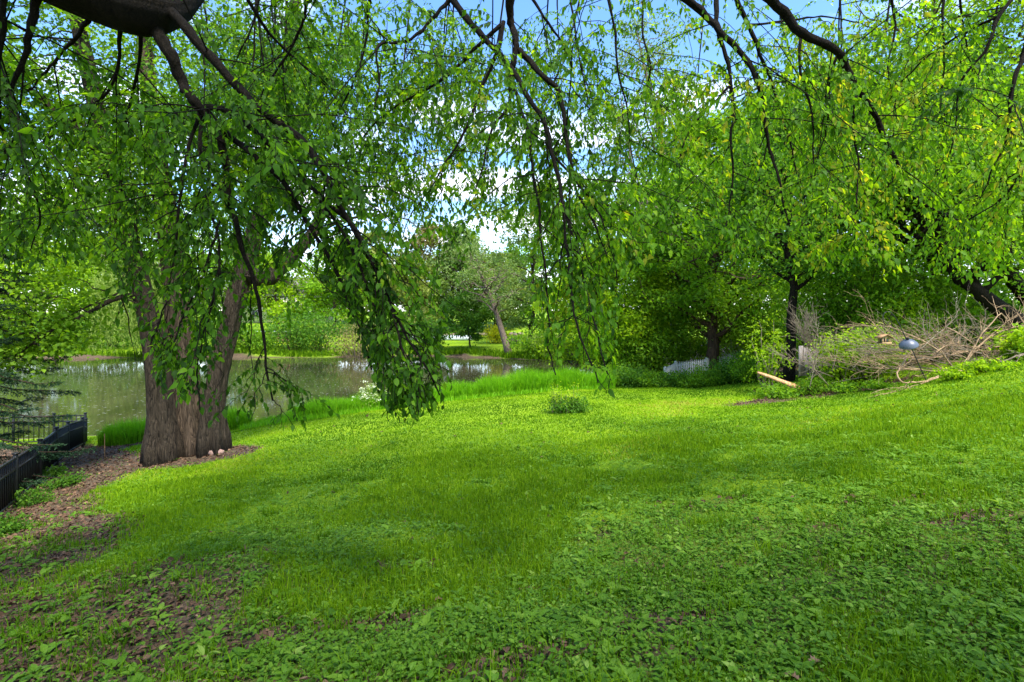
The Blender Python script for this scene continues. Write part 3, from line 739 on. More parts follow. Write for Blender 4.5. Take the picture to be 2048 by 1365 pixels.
for pts, d0, d1, r0, r1, lf in BR:
    pts = np.array(pts, float); lf = lf * (1.05 if pts[0][0] > 1350 else (.95 if 1000 < pts[0][0] < 1160 else 1.25) if 700 < pts[0][0] else 1.2)
    FREE[0] = bool(pts[0][0] == 437)
    s = np.concatenate([[0], np.cumsum(np.hypot(*np.diff(pts, axis=0).T))]); s /= s[-1]
    dep = d0 + (d1 - d0) * s + rng.normal(size=len(s)) * .03 * (s > 0)
    W = np.array([at(a, b_, c_) for (a, b_), c_ in zip(pts, dep)])
    W = smooth_path(W, max(12, 3 * len(W)))
    R = r0 + (r1 - r0) * np.linspace(0, 1, len(W)) ** .8
    bt_ = Tubes()
    root_p = W[0]
    if pts[0][1] <= 12 and r0 < .045 or pts[0][1] < -5 or pts[0][0] < 0 or pts[0][0] > 2048:   # joins a limb above the picture
        allp = np.concatenate(limb_paths); dd = np.linalg.norm(allp - (root_p + nrm(W[0] - W[3]) * 1.0), axis=1) ; e = allp[np.argmin(dd)]
        mid = root_p + nrm(W[0] - W[2]) * min(.9, .5 * np.linalg.norm(e - root_p))
        J = smooth_path([e, (e + mid) / 2 + np.array([0, 0, .15]), mid, root_p], 12)
        W2 = np.concatenate([J[:-1], W]); R2 = np.concatenate([np.linspace(min(r0 * 1.5, .07), r0, 11), R])
    else: W2, R2 = W, R
    R2 = R2 * (1 + .10 * np.sin(np.arange(len(R2)) * 2.1 + r0 * 500))
    bt_.add(W2 + rng.normal(size=W2.shape) * .004, R2, 8)
    bt_.build('branch', M['bark_dark'], tree)
    # side shoots and leafy twigs
    seg = np.linalg.norm(np.diff(W, axis=0), axis=1).sum()
    nsec = int(seg / .17 * lf) + 1
    for q in range(nsec):
        t = rng.uniform(.06, 1) ** .9; f = min(t * (len(W) - 1), len(W) - 1.001); j = int(f); p0 = W[j] + (W[j + 1] - W[j]) * (f - j)
        T = nrm(W[j + 1] - W[j])
        hi_ = p0[2] > EYE + .22 * p0[1]
        dv = nrm(T * rng.uniform(.1, .9) + rng.normal(size=3) * np.array([.85, .75, .6 if hi_ else .4]) + np.array([0, 0, -.05 if hi_ else -.30]))
        ln = rng.uniform(.35, 1.5) if hi_ else rng.uniform(.25, .62) * (1.0 if t < .85 else .5)
        k = 6; tt = np.linspace(0, 1, k)[:, None]
        S = p0 + dv * ln * tt + np.array([0, 0, -1.0]) * ln * (.25 if hi_ else .45) * tt ** 2 + rng.normal(size=(k, 3)) * .025 * tt
        if not low_ok(S[-1])[0]:
            S = p0 + (S - p0) * .45; ln *= .45
            if not low_ok(S[-1])[0]: continue
        twigs.add(S, np.linspace(min(.006, R[j] * .5), .0022, k), 4, cap=False)
        btn = .49 + rng.normal() * .18 + .22 * min(1, max(-.6, (pts[0][0] - 900) / 600))  # light put into leaf tint: sunlit right branches paler, shaded left ones darker
        for w_ in range(int(3 + ln * 6.5)):
            tq = rng.uniform(.15, 1); f = min(tq * (k - 1), k - 1.001); j2 = int(f); q0 = S[j2] + (S[j2 + 1] - S[j2]) * (f - j2)
            d_ = nrm(nrm(S[j2 + 1] - S[j2]) * .5 + rng.normal(size=3) * np.array([.7, .7, .4]) + np.array([0, 0, -.30]))
            leafy_twig(q0, d_, rng.uniform(.12, .40), bt=btn)
        leafy_twig(S[-1], nrm(S[-1] - S[-2]), rng.uniform(.2, .4), bt=btn)
twigs.build('twigs', M['bark_dark'], tree); FREE[0] = True
P = np.concatenate(leafP); D = np.concatenate(leafD); N = np.concatenate(leafN); L = np.concatenate(leafL); T = np.concatenate(leafT)
print('canopy leaves', len(P))
ok = low_ok(P + D * L[:, None])
leaf_mesh('foliage', P[ok], D[ok], N[ok], L[ok], L[ok] * rng.uniform(.40, .62, ok.sum()), T[ok], M['canopy'], tree, hi=True, fold=.14, droop=.3)
# upper crown above the picture (it shades the foreground)
C = []
while len(C) < 1200:
    c_ = np.array([rng.uniform(-8, 11), rng.uniform(-6, 5.0), rng.uniform(5.0, 11)])
    if c_[2] < EYE + .70 * max(c_[1], 0) + 1.2: continue
    if ((c_[0] - .8) / 9.5) ** 2 + ((c_[1] + .5) / 5.6) ** 2 + ((c_[2] - 7.5) / 3.4) ** 2 > 1: continue
    if c_[1] > .5 + .25 * rng.normal(): continue
    if fbm(np.array(c_[0] * .45 + 3), np.array(c_[1] * .45 + c_[2] * .3), 2) < .33: continue
    C.append(c_)
C = np.array(C); allp = np.concatenate(limb_paths)
ub = Tubes()
for c_ in C[::5]:
    e = allp[np.argmin(np.linalg.norm(allp - c_, axis=1))]
    ub.add(curve(e, c_, 5, .05, .2), np.linspace(.03, .006, 5), 4, cap=False)
ub.build('upper_branches', M['bark_dark'], tree)
P, D, N, L, W, idx = clump_leaves(C, 26, .48, .095, .6, aspect=.55)
leaf_mesh('upper_crown', P, D, N, L, W, np.clip(.5 + rng.normal(size=len(P)) * .18, 0, 1), M['canopy'], tree)

# ------------------------------------------------------------------ the big three-stemmed maple
mxy = at(372, 905, 11.0); mx_, my_ = mxy[0], mxy[1]; mz = gz1(mx_, my_)
maple = empty('maple_tree', (mx_, my_, mz), 'old three-stemmed maple with furrowed bark standing at the pond edge', 'tree')
def stem(pts, deps, rads, mat, name='trunk', sides=56, flare=True):
    n = 90
    W = smooth_path([at(a, b_, c_) for (a, b_), c_ in zip(pts, deps)], n)
    W[0, 2] = gz1(W[0, 0], W[0, 1]) - .12
    u = np.linspace(0, 1, n)
    R = np.interp(u, np.linspace(0, 1, len(rads)), rads)
    s_ = np.arange(n) / 3.0
    if flare: R = R * (1 + .42 * np.exp(-s_ / .9))
    a = np.linspace(0, 2 * math.pi, sides, endpoint=False)
    hgt = np.exp(-s_ / 2.2)[:, None]; p0 = rng.random() * 6
    tw_ = s_[:, None] * .10
    fl = 1 + (.04 + .15 * hgt) * np.sin(a * 5 + p0 + tw_) + .05 * np.sin(a * 8 + 2 - tw_)
    # furrowed ridges running up the stem
    A2 = np.broadcast_to(a[None], (n, sides)); Z2 = np.broadcast_to(s_[:, None], (n, sides))
    ridge = np.abs(vnoise(A2 * 4.5 + 40 + .8 * np.sin(Z2 * .7 + p0), Z2 * .55 + p0 * 9) - .5) * 2
    seam = np.abs(vnoise((6.2832 - A2) * 4.5 + 90, Z2 * .6 + p0 * 5) - .5) * 2
    fl = fl + (.16 * np.minimum(ridge, seam) - .035 + rng.normal(size=(n, sides)) * .006)
    t_ = Tubes(); t_.add(W, R, sides, flute=fl); t_.build(name, M[mat], maple)
    return W[::3]
s1 = stem([(325, 905), (322, 850), (315, 760), (300, 650), (278, 560), (255, 470), (225, 350), (190, 200), (150, 20), (110, -250)], [10.9, 10.9, 10.85, 10.8, 10.8, 10.7, 10.6, 10.5, 10.4, 10.2], [.27, .22, .20, .18, .17, .16, .14, .12, .09, .05], 'bark_maple')
s2 = stem([(376, 893), (374, 830), (366, 740), (360, 660), (352, 560), (340, 470), (318, 340), (300, 200), (285, 20), (270, -260)], [11.5, 11.5, 11.5, 11.45, 11.45, 11.5, 11.5, 11.6, 11.6, 11.7], [.34, .30, .26, .24, .20, .17, .15, .12, .10, .06], 'bark_pale')
s3 = stem([(425, 884), (425, 830), (438, 740), (460, 650), (482, 560), (505, 480), (528, 400), (548, 300), (575, 130), (610, -200)], [11.2, 11.2, 11.25, 11.3, 11.3, 11.4, 11.5, 11.6, 11.8, 12], [.23, .20, .20, .19, .17, .16, .14, .11, .08, .05], 'bark_maple')
mb = []
def mbranch(pts, deps, r0, r1):
    W = smooth_path([at(a, b_, c_) for (a, b_), c_ in zip(pts, deps)], 16)
    t_ = Tubes(); t_.add(W, np.linspace(r0, r1, 16), 8); t_.build('limb', M['bark_maple'], maple); mb.append(W); return W
mbranch([(492, 545), (530, 560), (575, 520), (615, 480), (650, 420), (690, 300)], [11.3, 11.4, 11.6, 11.8, 12, 12.4], .19, .04)
mbranch([(290, 590), (255, 592), (225, 600), (180, 625), (130, 650), (90, 668), (50, 700)], [10.8, 10.5, 10.3, 10.1, 9.9, 9.8, 9.7], .06, .012)
mbranch([(250, 455), (190, 430), (120, 420), (60, 440), (0, 470)], [10.7, 10.2, 9.9, 9.6, 9.4], .06, .015)
mbranch([(310, 300), (370, 250), (440, 180), (520, 100), (600, 0)], [11.5, 11.4, 11.2, 11, 10.8], .09, .02)
mbranch([(225, 350), (150, 260), (60, 180), (-60, 100)], [10.6, 10.2, 9.8, 9.4], .10, .03)
mbranch([(548, 300), (600, 240), (660, 150), (700, 40)], [11.6, 11.8, 12, 12.2], .08, .02)
mbranch([(340, 470), (300, 420), (235, 400), (235, 300), (240, 180)], [11.5, 11.6, 11.8, 11.9, 12], .07, .02)
for P_ in ([(540, 350), (600, 335), (660, 326), (720, 330), (770, 350), (800, 385), (815, 430)], [(548, 320), (610, 318), (690, 345), (750, 365), (790, 400)], [(620, 475), (690, 440), (760, 432), (815, 440), (850, 470)], [(545, 310), (600, 215), (640, 190), (665, 150), (672, 60)], [(640, 430), (700, 418), (770, 430), (800, 462)]):
    W = mbranch(P_, list(np.linspace(11.7, 12.6, len(P_))), .045, .008)
    t_ = Tubes()
    for q in range(14):
        j = rng.integers(3, 15); dv = nrm(nrm(W[j] - W[j - 1]) + rng.normal(size=3) * .5 + np.array([0, 0, -.25]))
        t_.add(curve(W[j], W[j] + dv * rng.uniform(.3, 1.0), 5, .06, .2), np.linspace(.010, .003, 5), 4, cap=False)
    t_.build('dead_twigs', M['bark_grey'], maple)
# crown clumps on the maple
tw = Tubes(); C = []
src = [s1[10:], s2[12:], s3[12:]] + mb[:7]
for W in src:
    for q in range(int(26 if len(W) < 17 else 44)):
        j = rng.integers(1, len(W)); dv = nrm(rng.normal(size=3) * np.array([1, 1, .5]) + np.array([-.12, -.05, .02])); ln = rng.uniform(.7, 2.6) * (.6 if len(W) < 17 else 1)
        S = curve(W[j], W[j] + dv * ln, 6, .05, .2); S[:, 2] -= np.linspace(0, 1, 6) ** 2 * ln * .25
        tw.add(S, np.linspace(.018, .004, 6), 4, cap=False)
        for _ in range(5):
            f = rng.integers(2, 6); C.append(S[f] + rng.normal(size=3) * .2)
C = np.array(C)
px = 1024 + C[:, 0] / C[:, 1] * F; py = HZ - (C[:, 2] - EYE) / C[:, 1] * F
lim = np.interp(px, [-300, 0, 60, 190, 205, 240, 300, 480, 560, 720, 900], [760, 740, 735, 700, 590, 520, 540, 520, 470, 400, 300])
C = C[py < lim]
tw.build('twigs', M['bark_maple'], maple)
P, D, N, L, W, idx = clump_leaves(C, 34, .26 * rng.uniform(.7, 1.3, len(C)), .085, .55, aspect=.8)
ct = rng.normal(.55, .15, len(C)) + np.where(C[:, 2] < 3.2, .12, 0)
print('maple leaves', len(P))
leaf_mesh('crown', P, D, N, L, W, np.clip(ct[idx] + rng.normal(0, .14, len(idx)), 0, 1), M['maple'], maple)

# ------------------------------------------------------------------ trees and shrubs across the pond
FAR = 'trees across the pond'
def far_tree(px, d, H, r, mat, label, name='broadleaf_tree', **k):
    x, y = px_xy(px, d)
    a = dict(cb=.12, tr=.26, leaf=.0056 * d, per=24, limbs=24, group=FAR, spread=.75, subs=6, top=1.0)
    a.update(k)
    return make_tree(name, label, x, y, H, r, mat=mat, **a)
far_tree(-260, 66, 24, 8, 'mid', 'tall tree across the pond behind the spruce, beyond the left edge')
far_tree(20, 92, 15, 9, 'olive', 'broad hazy tree in the far distance at the left', cb=.03)
far_tree(260, 95, 15, 9, 'mid', 'broad tree in the far distance behind the willow', cb=.03)
far_tree(-150, 95, 20, 9, 'mid', 'broad tree far behind the spruce', cb=.03)
far_tree(470, 96, 15, 8, 'olive', 'broad low tree in the far distance behind the maple trunks', cb=.03)
far_tree(-60, 70, 16, 7, 'maple', 'tall spreading tree across the pond, farthest left in view')
far_tree(95, 64, 13, 5.5, 'bright', 'lime green tree across the pond left of the weeping willow')
far_tree(190, 76, 14, 6, 'mid', 'tall mid green tree behind the weeping willow')
far_tree(420, 70, 19, 6.5, 'mid', 'round green tree across the pond behind the maple trunks', per=20)
far_tree(555, 72, 11.5, 5.5, 'bright', 'low broad light green tree across the pond right of the maple trunks')
far_tree(668, 74, 14, 5.5, 'mid', 'mid green tree behind the cream house')
far_tree(760, 84, 16, 5.5, 'olive', 'olive tree on the skyline left of the budding brownish tree', per=18)
far_tree(862, 82, 17, 5.0, 'brownish', 'brownish budding tree with thin crown on the far skyline', per=17, sparse=.9)
far_tree(930, 78, 16.5, 5.0, 'grey', 'pale green tree on the skyline right of the brownish one', per=20)
far_tree(820, 74, 11, 4.5, 'olive', 'olive green bushy tree behind the swimming pool', cb=.05)
far_tree(905, 84, 13, 5, 'mid', 'green tree at the back of the far lawn behind the small round tree', cb=.05)
far_tree(990, 82, 12, 5, 'olive', 'olive tree at the back of the far lawn behind the yellow shrub', cb=.05)
far_tree(1062, 64, 20, 6.0, 'grey', 'tall grey-green tree rising over the far bank near the middle', per=24, cb=.08)
far_tree(1150, 60, 17, 5.5, 'mid', 'dense mid green tree on the far bank right of the grey-green one', cb=.05)
far_tree(1215, 54, 18, 5.0, 'deep', 'dark green tree at the right end of the pond', cb=.05)
far_tree(1020, 90, 13, 6, 'mid', 'broad tree closing the gap beyond the far lawn', cb=.03)
far_tree(700, 95, 14, 6, 'olive', 'hazy olive tree far behind the bank shrubs', cb=.05)
# weeping willow
wx_, wy_ = px_xy(268, 49); wz = WATER + .1
wl = empty('weeping_willow', (wx_, wy_, wz), 'pale weeping willow trailing its strands over the far water', 'tree')
tb = Tubes(); tb.add(curve((wx_, wy_ + 3, wz - .3), (wx_ + .3, wy_ + 2, wz + 9), 8), np.linspace(.4, .1, 8), 9)
Pn, Dn = [], []
for q in range(560):
    a = rng.uniform(0, 6.283); rr = 4.3 * math.sqrt(rng.random()); top = wz + 11.5 - rr * .75 * rng.uniform(.6, 1.2) - rng.random() * 2
    p0 = np.array([wx_ + math.cos(a) * rr * .85, wy_ + 1 + math.sin(a) * rr, top]); ln = rng.uniform(2.5, 8); b_ = max(wz + .15 + rng.random() * 2.2 + .6 * (4.3 - rr) * .5, top - ln)
    m = int((top - b_) / .10)
    if m < 3: continue
    zz = np.linspace(top, b_, m)
    sw = np.linspace(0, 1, m) ** 1.5 * .25
    Pn.append(np.stack([p0[0] + rng.normal(size=m) * .06 + sw * math.cos(a), p0[1] + rng.normal(size=m) * .06 + sw * math.sin(a), zz], -1))
for q in range(26):
    a = q * 2.4; tb.add(curve((wx_ + .3, wy_ + 2, wz + 6 + rng.random() * 3), (wx_ + math.cos(a) * 3.4, wy_ + 1 + math.sin(a) * 3.6, wz + 9.5 + rng.random() * 1.5), 6, .1), np.linspace(.1, .02, 6), 5)
tb.build('trunk', M['bark_grey'], wl)
P = np.concatenate(Pn); n = len(P)
leaf_mesh('crown', P, np.array([0, 0, -1.0]) + rng.normal(size=(n, 3)) * .35, rand_unit(n), rng.uniform(.16, .34, n), .075, np.clip(.5 + .2 * rng.normal(size=n), 0, 1), M['willow'], wl)

# leaning tree on the bank, small round tree, bank shrubs
x, y = px_xy(1018, 54); z0 = gz1(x, y)
W = smooth_path([at(1020, 716, 54), at(1006, 670, 54), at(992, 625, 54), at(975, 580, 54), at(955, 535, 54), at(935, 500, 54)], 9); W[0, 2] = z0 - .3
make_tree('leaning_tree', 'leaning grey-barked tree on the far bank beside the yellow shrub', x, y, 12, 4.0, cb=.40, tr=.36, leaf=.24, per=11, limbs=26, mat='grey', bark='bark_grey', trunk_pts=W, sparse=.75, spread=.6)
x, y = px_xy(942, 57.2); make_tree('small_tree', 'small dark round tree with thin trunk on the far bank', x, y, 6.2, 2.5, cb=.2, tr=.09, leaf=.26, per=22, limbs=24, mat='deep', spread=.4)
BS = 'shrubs along the far bank'
for px, d, H, r, mt, lb in [
    (-70, 57, 4.2, 4.5, 'deep', 'dark shrub on the far bank behind the spruce boughs'), (70, 57, 3.6, 4, 'deep', 'green shrub on the far bank left of the lime tree'), (160, 57, 3.0, 4, 'deep', 'low dark shrub on the far bank left of the willow'),
    (225, 58, 3.4, 3.5, 'deep', 'shrub on the far bank just behind the willow strands'), (345, 57, 4.0, 3.5, 'deep', 'dark shrub on the far bank seen between the maple trunks'), (450, 57, 3.4, 3.2, 'deep', 'shrub on the far bank just right of the maple'),
    (515, 57, 2.4, 2.8, 'mid', 'low green shrub in front of the red stone wall'), (585, 57, 4.6, 3.2, 'deep', 'tall leafy shrub on the far bank below the house'), (640, 57.5, 4.4, 3.0, 'deep', 'dark leafy shrub on the far bank right of the house'),
    (790, 59, 3.8, 3.0, 'deep', 'dark shrub behind the hanging branch, left of the pool'), (862, 60, 3.4, 1.9, 'deep', 'dark rounded shrub at the near end of the pool'), (1075, 53, 2.3, 2.4, 'mid', 'low shrub right of the leaning tree'),
    (1125, 51, 2.8, 2.8, 'willow', 'pale feathery willow shrub at the right of the far bank'), (1185, 49, 4.5, 3.2, 'deep', 'dark shrub at the right end of the far bank')]:
    x, y = px_xy(px, d); make_shrub('bank_shrub', lb, x, y, H, r, leaf=.27, n=2600, mat=mt, group=BS, stems=14, spread=.18)
x, y = px_xy(712, 54.6); make_shrub('twiggy_shrub', 'pale brown twiggy shrub leaning over the far waterline', x, y, 4.0, 2.9, leaf=.2, n=1500, mat='brownish', stems=26, bark='twig_grey', spread=.2)
x, y = px_xy(992, 65); make_shrub('yellow_shrub', 'bright yellow flowering shrub on the far lawn', x, y, 2.6, 1.45, leaf=.26, n=1300, mat='yellow', stems=10)
# fringe of grass and roots on the far bank
n = 9000; t = rng.random(n) * (len(far_shore) - 1); j = t.astype(int); fs = np.array(far_shore)
q = fs[j] + (fs[j + 1] - fs[j]) * (t - j)[:, None] if True else None
x = q[:, 0] + rng.normal(size=n) * .3; y = q[:, 1] + np.abs(rng.normal(size=n)) * .9 + .25
o = blades('bank_grass', x, y, rng.uniform(.2, .75, n), .10, np.clip(.25 + .2 * rng.normal(size=n), 0, 1), M['grass'], lean=.5); tag(o, 'rough grass fringing the far waterline', 'grass', kind='stuff')

# swimming pool, rocks, low wall and house across the pond
x0, y0 = px_xy(886, 69); zp = float(gz(np.array([x0, x0 - 3, x0 + 2]), np.array([y0, y0, y0])).max()) + .25
pool = empty('swimming_pool', (x0, y0, zp), 'swimming pool with pale raised rim beyond the far lawn', 'pool')
bx = Boxes(); Lx, Ly = 8.4, 4.0
bx.box((x0, y0, zp), (Lx, .35, .55), bev=.05); bx.box((x0, y0 + Ly, zp), (Lx, .35, .55), bev=.05)
bx.box((x0 - Lx / 2 - .18, y0 + Ly / 2, zp), (.35, Ly + .35, .55), bev=.05); bx.box((x0 + Lx / 2 + .18, y0 + Ly / 2, zp), (.35, Ly + .35, .55), bev=.05)
bx.build('rim', M['coping'], pool)
bx = Boxes(); bx.box((x0, y0 + Ly / 2, zp), (Lx, Ly - .35, .3)); bx.build('water', M['poolwater'], pool)
def rock(name, label, x, y, r, mat, group=None, z=None, sq=(1, .8, .6)):
    z0 = gz1(x, y) if z is None else z
    n, k = 12, 7; V = []
    ph = rng.random(3) * 6
    for a in np.linspace(-math.pi / 2, math.pi / 2, k)[1:-1]:
        for b_ in np.linspace(0, 2 * math.pi, n, endpoint=False):
            q = np.array([math.cos(a) * math.cos(b_), math.cos(a) * math.sin(b_), math.sin(a)])
            f = 1 + .16 * math.sin(3 * q[0] + ph[0] + 2 * q[2]) + .14 * math.sin(4 * q[1] + ph[1]) + rng.normal() * .05
            V.append(q * r * f * np.array(sq))
    V = [np.array([0, 0, -r * sq[2]])] + V + [np.array([0, 0, r * sq[2]])]
    V = np.array(V) + np.array([x, y, z0 + r * sq[2] * .35])
    F4 = [[1 + i * n + j, 1 + i * n + (j + 1) % n, 1 + (i + 1) * n + (j + 1) % n, 1 + (i + 1) * n + j] for i in range(k - 3) for j in range(n)]
    F3 = [[0, 1 + (j + 1) % n, 1 + j] for j in range(n)] + [[len(V) - 1, 1 + (k - 3) * n + j, 1 + (k - 3) * n + (j + 1) % n] for j in range(n)]
    o = raw_mesh(name, V - np.array([x, y, z0]), [np.array(F4), np.array(F3)], M[mat], smooth=True)
    o.location = (x, y, z0)
    return tag(o, label, 'rock', group)
for px in (868, 877, 886, 895, 905, 914, 923, 960, 970, 1024, 1032, 1040):
    x, y = px_xy(px + rng.normal() * 2, 75.5 + rng.normal() * .5); rock('boulder', 'tan boulder in the rock border behind the pool and far lawn', x, y, rng.uniform(.35, .6), 'stone', 'boulders of the far rock border')
for px, d in ((1020, 66), (1027, 66.4), (1034, 66), (1040, 66.3), (1030, 66.9)):
    x, y = px_xy(px, d); rock('boulder', 'pale reddish rock in the small heap right of the leaning tree', x, y, rng.uniform(.28, .5), 'pink', 'rocks heaped on the far lawn')
x0, y0 = px_xy(515, 64); z0 = gz1(x0, y0)
wl_ = empty('stone_wall', (x0, y0, z0), 'low red stone garden wall across the pond', 'wall')
bx = Boxes()
for r_ in range(4):
    for c_ in range(14): bx.box((x0 - 4.2 + c_ * .62 + (r_ % 2) * .3, y0, z0 + .15 + r_ * .3), (.6, .45, .28), bev=.03)
bx.build('courses', M['brick'], wl_)
bx = Boxes(); bx.box((x0, y0, z0 + 1.28), (9.2, .55, .1), bev=.02); bx.build('cap', M['coping'], wl_)
# cream house glimpsed between the leaves
hx, hy = px_xy(585, 100); hz0 = gz1(hx, hy)
hs = empty('house', (hx, hy, hz0), 'cream house with grey gable roof glimpsed through the far trees', 'house')
bx = Boxes(); bx.box((hx, hy, hz0 + 2.6), (15, 9, 5.6)); bx.build('wall', M['wall'], hs)
bx = Boxes(); bx.tri_prism([(hx - 8, hy - 5.1, hz0 + 5.4), (hx - 8, hy + 5.1, hz0 + 5.4), (hx - 8, hy, hz0 + 8.6)], (16, 0, 0)); bx.build('roof', M['roof'], hs)
for wxx in (-5, -1.8, 1.8, 5):
    for zz in (1.5, 4.1):
        f_ = Boxes(); c_ = np.array([hx + wxx, hy - 4.55, hz0 + zz])
        for dx, dz, sx, sz in ((-.65, 0, .12, 1.5), (.65, 0, .12, 1.5), (0, .69, 1.18, .12), (0, -.69, 1.18, .12), (0, 0, .07, 1.26)): f_.box(c_ + np.array([dx, 0, dz]), (sx, .14, sz))
        wo = f_.build('window', M['white'], hs)
        g_ = Boxes(); g_.box(c_ + np.array([0, .03, 0]), (1.2, .06, 1.28)); g_.build('pane', M['glass'], wo)

# ------------------------------------------------------------------ trees on the right
RT = 'trees behind the brush pile'
x, y = px_xy(1420, 24.5); make_tree('broadleaf_tree', 'round-crowned green tree whose trunk rises behind the white picket fence', x, y, 12.2, 3.9, cb=.13, tr=.27, leaf=.17, per=46, limbs=44, mat='mid', spread=.42, group=RT, subs=7)
x, y = px_xy(1574, 17.2); make_tree('slender_tree', 'slender dark tree with open forking limbs behind the sapling', x, y, 9.5, 2.6, cb=.38, tr=.15, leaf=.13, per=28, limbs=30, mat='deep', bark='bark_dark', spread=.38, group=RT)
x, y = px_xy(1255, 26.5); make_tree('bushy_tree', 'bright yellow-green bushy tree at the right end of the pond', x, y, 7.2, 2.7, cb=.03, tr=.12, leaf=.17, per=42, limbs=36, mat='bright', spread=.40, group=RT)
x, y = px_xy(1150, 37); make_tree('bushy_tree', 'lime green bushy tree overhanging the pond right of the far lawn', x, y, 7.5, 2.3, cb=.05, tr=.12, leaf=.19, per=30, limbs=26, mat='bright', spread=.42, group=RT)
x, y = px_xy(1345, 28.5); make_tree('bushy_tree', 'green bushy tree between the bright one and the picket fence', x, y, 7.0, 2.6, cb=.03, tr=.14, leaf=.17, per=36, limbs=30, mat='mid', spread=.40, group=RT)
for px, d, H, r, mt, lb, kw in [
    (1660, 28, 16.5, 4.6, 'bright', 'tall bright green tree behind the slender dark tree', {}),
    (1880, 25, 20, 5.0, 'bright', 'tall sunlit yellow-green tree at the top right', {}),
    (2080, 22, 18, 4.6, 'mid', 'tall green tree at the right edge of the view', {}),
    (1540, 36, 17.5, 5.2, 'mid', 'tall tree behind the round-crowned one', {}),
    (1780, 33, 16, 5, 'mid', 'mid green tree in the wood behind the brush pile', {}),
    (1985, 31, 16, 5, 'deep', 'dark tree deep in the wood behind the leaning trunks', {}),
    (1445, 46, 17, 5.5, 'mid', 'tree deep in the wood behind the picket fence', {}),
    (2250, 20, 17, 5, 'mid', 'tree just beyond the right edge of the view', {}),
    (1330, 50, 16, 4.5, 'mid', 'tree beyond the right end of the pond', {})]:
    x, y = px_xy(px, d); make_tree('broadleaf_tree', lb, x, y, H, r, cb=.14, tr=.24, leaf=.0066 * d, per=34, limbs=36, mat=mt, group=RT, spread=.5, subs=6, **kw)
x, y = px_xy(1320, 40)
W = smooth_path([at(1352, 735, 40), at(1345, 600, 40), at(1338, 450, 40), at(1325, 300, 40), at(1305, 200, 40), at(1285, 120, 40), at(1270, 40, 40)], 10); W[0, 2] = gz1(x, y) - .2
make_tree('tall_sparse_tree', 'very tall thin-leaved tree with pale bare trunk against the sky', W[0][0], W[0][1], 26, 4.2, cb=.42, tr=.36, leaf=.22, per=9, limbs=34, mat='grey', bark='bark_grey', trunk_pts=W, spread=.6, group=RT)
x, y = px_xy(1262, 48)
W = smooth_path([at(1300, 735, 48), at(1290, 560, 48), at(1280, 420, 48), at(1262, 330, 48), at(1255, 260, 48), at(1240, 190, 48)], 10); W[0, 2] = gz1(*px_xy(1300, 48)) - .2
make_tree('tall_sparse_tree', 'tall thin tree with crooked pale trunk left of the tallest one', W[0][0], W[0][1], 22, 3.6, cb=.45, tr=.34, leaf=.25, per=8, limbs=26, mat='grey', bark='bark_grey', trunk_pts=W, spread=.6, group=RT)
# two leaning dark trunks at the right edge
for (pts, d, r, lb) in [([(2085, 668), (2030, 640), (1975, 600), (1930, 560), (1890, 520), (1850, 450), (1820, 350)], 14.6, .25, 'dark trunk leaning far to the left behind the brush pile, the lower of two'),
                        ([(2130, 690), (2085, 630), (2040, 580), (1995, 510), (1950, 430), (1900, 320), (1860, 180)], 15.4, .24, 'dark trunk leaning left at the right edge, the upper of two')]:
    W = smooth_path([at(a, b_, d) for a, b_ in pts], 12); W[0, 2] = gz1(W[0, 0], W[0, 1]) - .2
    make_tree('leaning_tree', lb, W[0][0], W[0][1], 9.5, 2.6, cb=.36, tr=r, leaf=.13, per=24, limbs=32, mat='mid', bark='bark_dark', trunk_pts=W, spread=.42, group='leaning trees at the right edge')
US = 'understory bushes behind the brush pile'
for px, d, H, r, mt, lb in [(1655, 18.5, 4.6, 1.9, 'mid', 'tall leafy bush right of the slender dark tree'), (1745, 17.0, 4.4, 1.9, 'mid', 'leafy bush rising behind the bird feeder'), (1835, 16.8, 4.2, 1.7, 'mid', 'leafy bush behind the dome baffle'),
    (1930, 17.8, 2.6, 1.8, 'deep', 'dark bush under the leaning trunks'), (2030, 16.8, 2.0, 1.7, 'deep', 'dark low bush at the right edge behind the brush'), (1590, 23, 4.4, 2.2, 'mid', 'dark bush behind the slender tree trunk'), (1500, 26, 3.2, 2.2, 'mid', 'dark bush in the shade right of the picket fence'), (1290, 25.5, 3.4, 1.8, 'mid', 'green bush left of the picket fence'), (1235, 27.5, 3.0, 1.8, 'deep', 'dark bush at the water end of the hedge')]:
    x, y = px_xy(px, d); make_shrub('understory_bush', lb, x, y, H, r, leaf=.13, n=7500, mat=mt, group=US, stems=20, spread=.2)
for px, d, H, r, mt, lb in [(1690, 13.9, 1.45, .75, 'bright', 'lime green bush tangled in the dead brush left of the feeder'), (1745, 13.5, 1.55, .6, 'bright', 'lime green bush just left of the hanging bird feeder'), (1800, 15.4, 2.3, .8, 'bright', 'yellow-green bush behind the curved feeder hook'), (2058, 11.6, .7, .5, 'bright', 'small lime bush at the right end of the brush pile')]:
    x, y = px_xy(px, d); make_shrub('lime_bush', lb, x, y, H, r, leaf=.09, n=3200, mat=mt, stems=16, spread=.2, group='lime bushes in the brush pile')
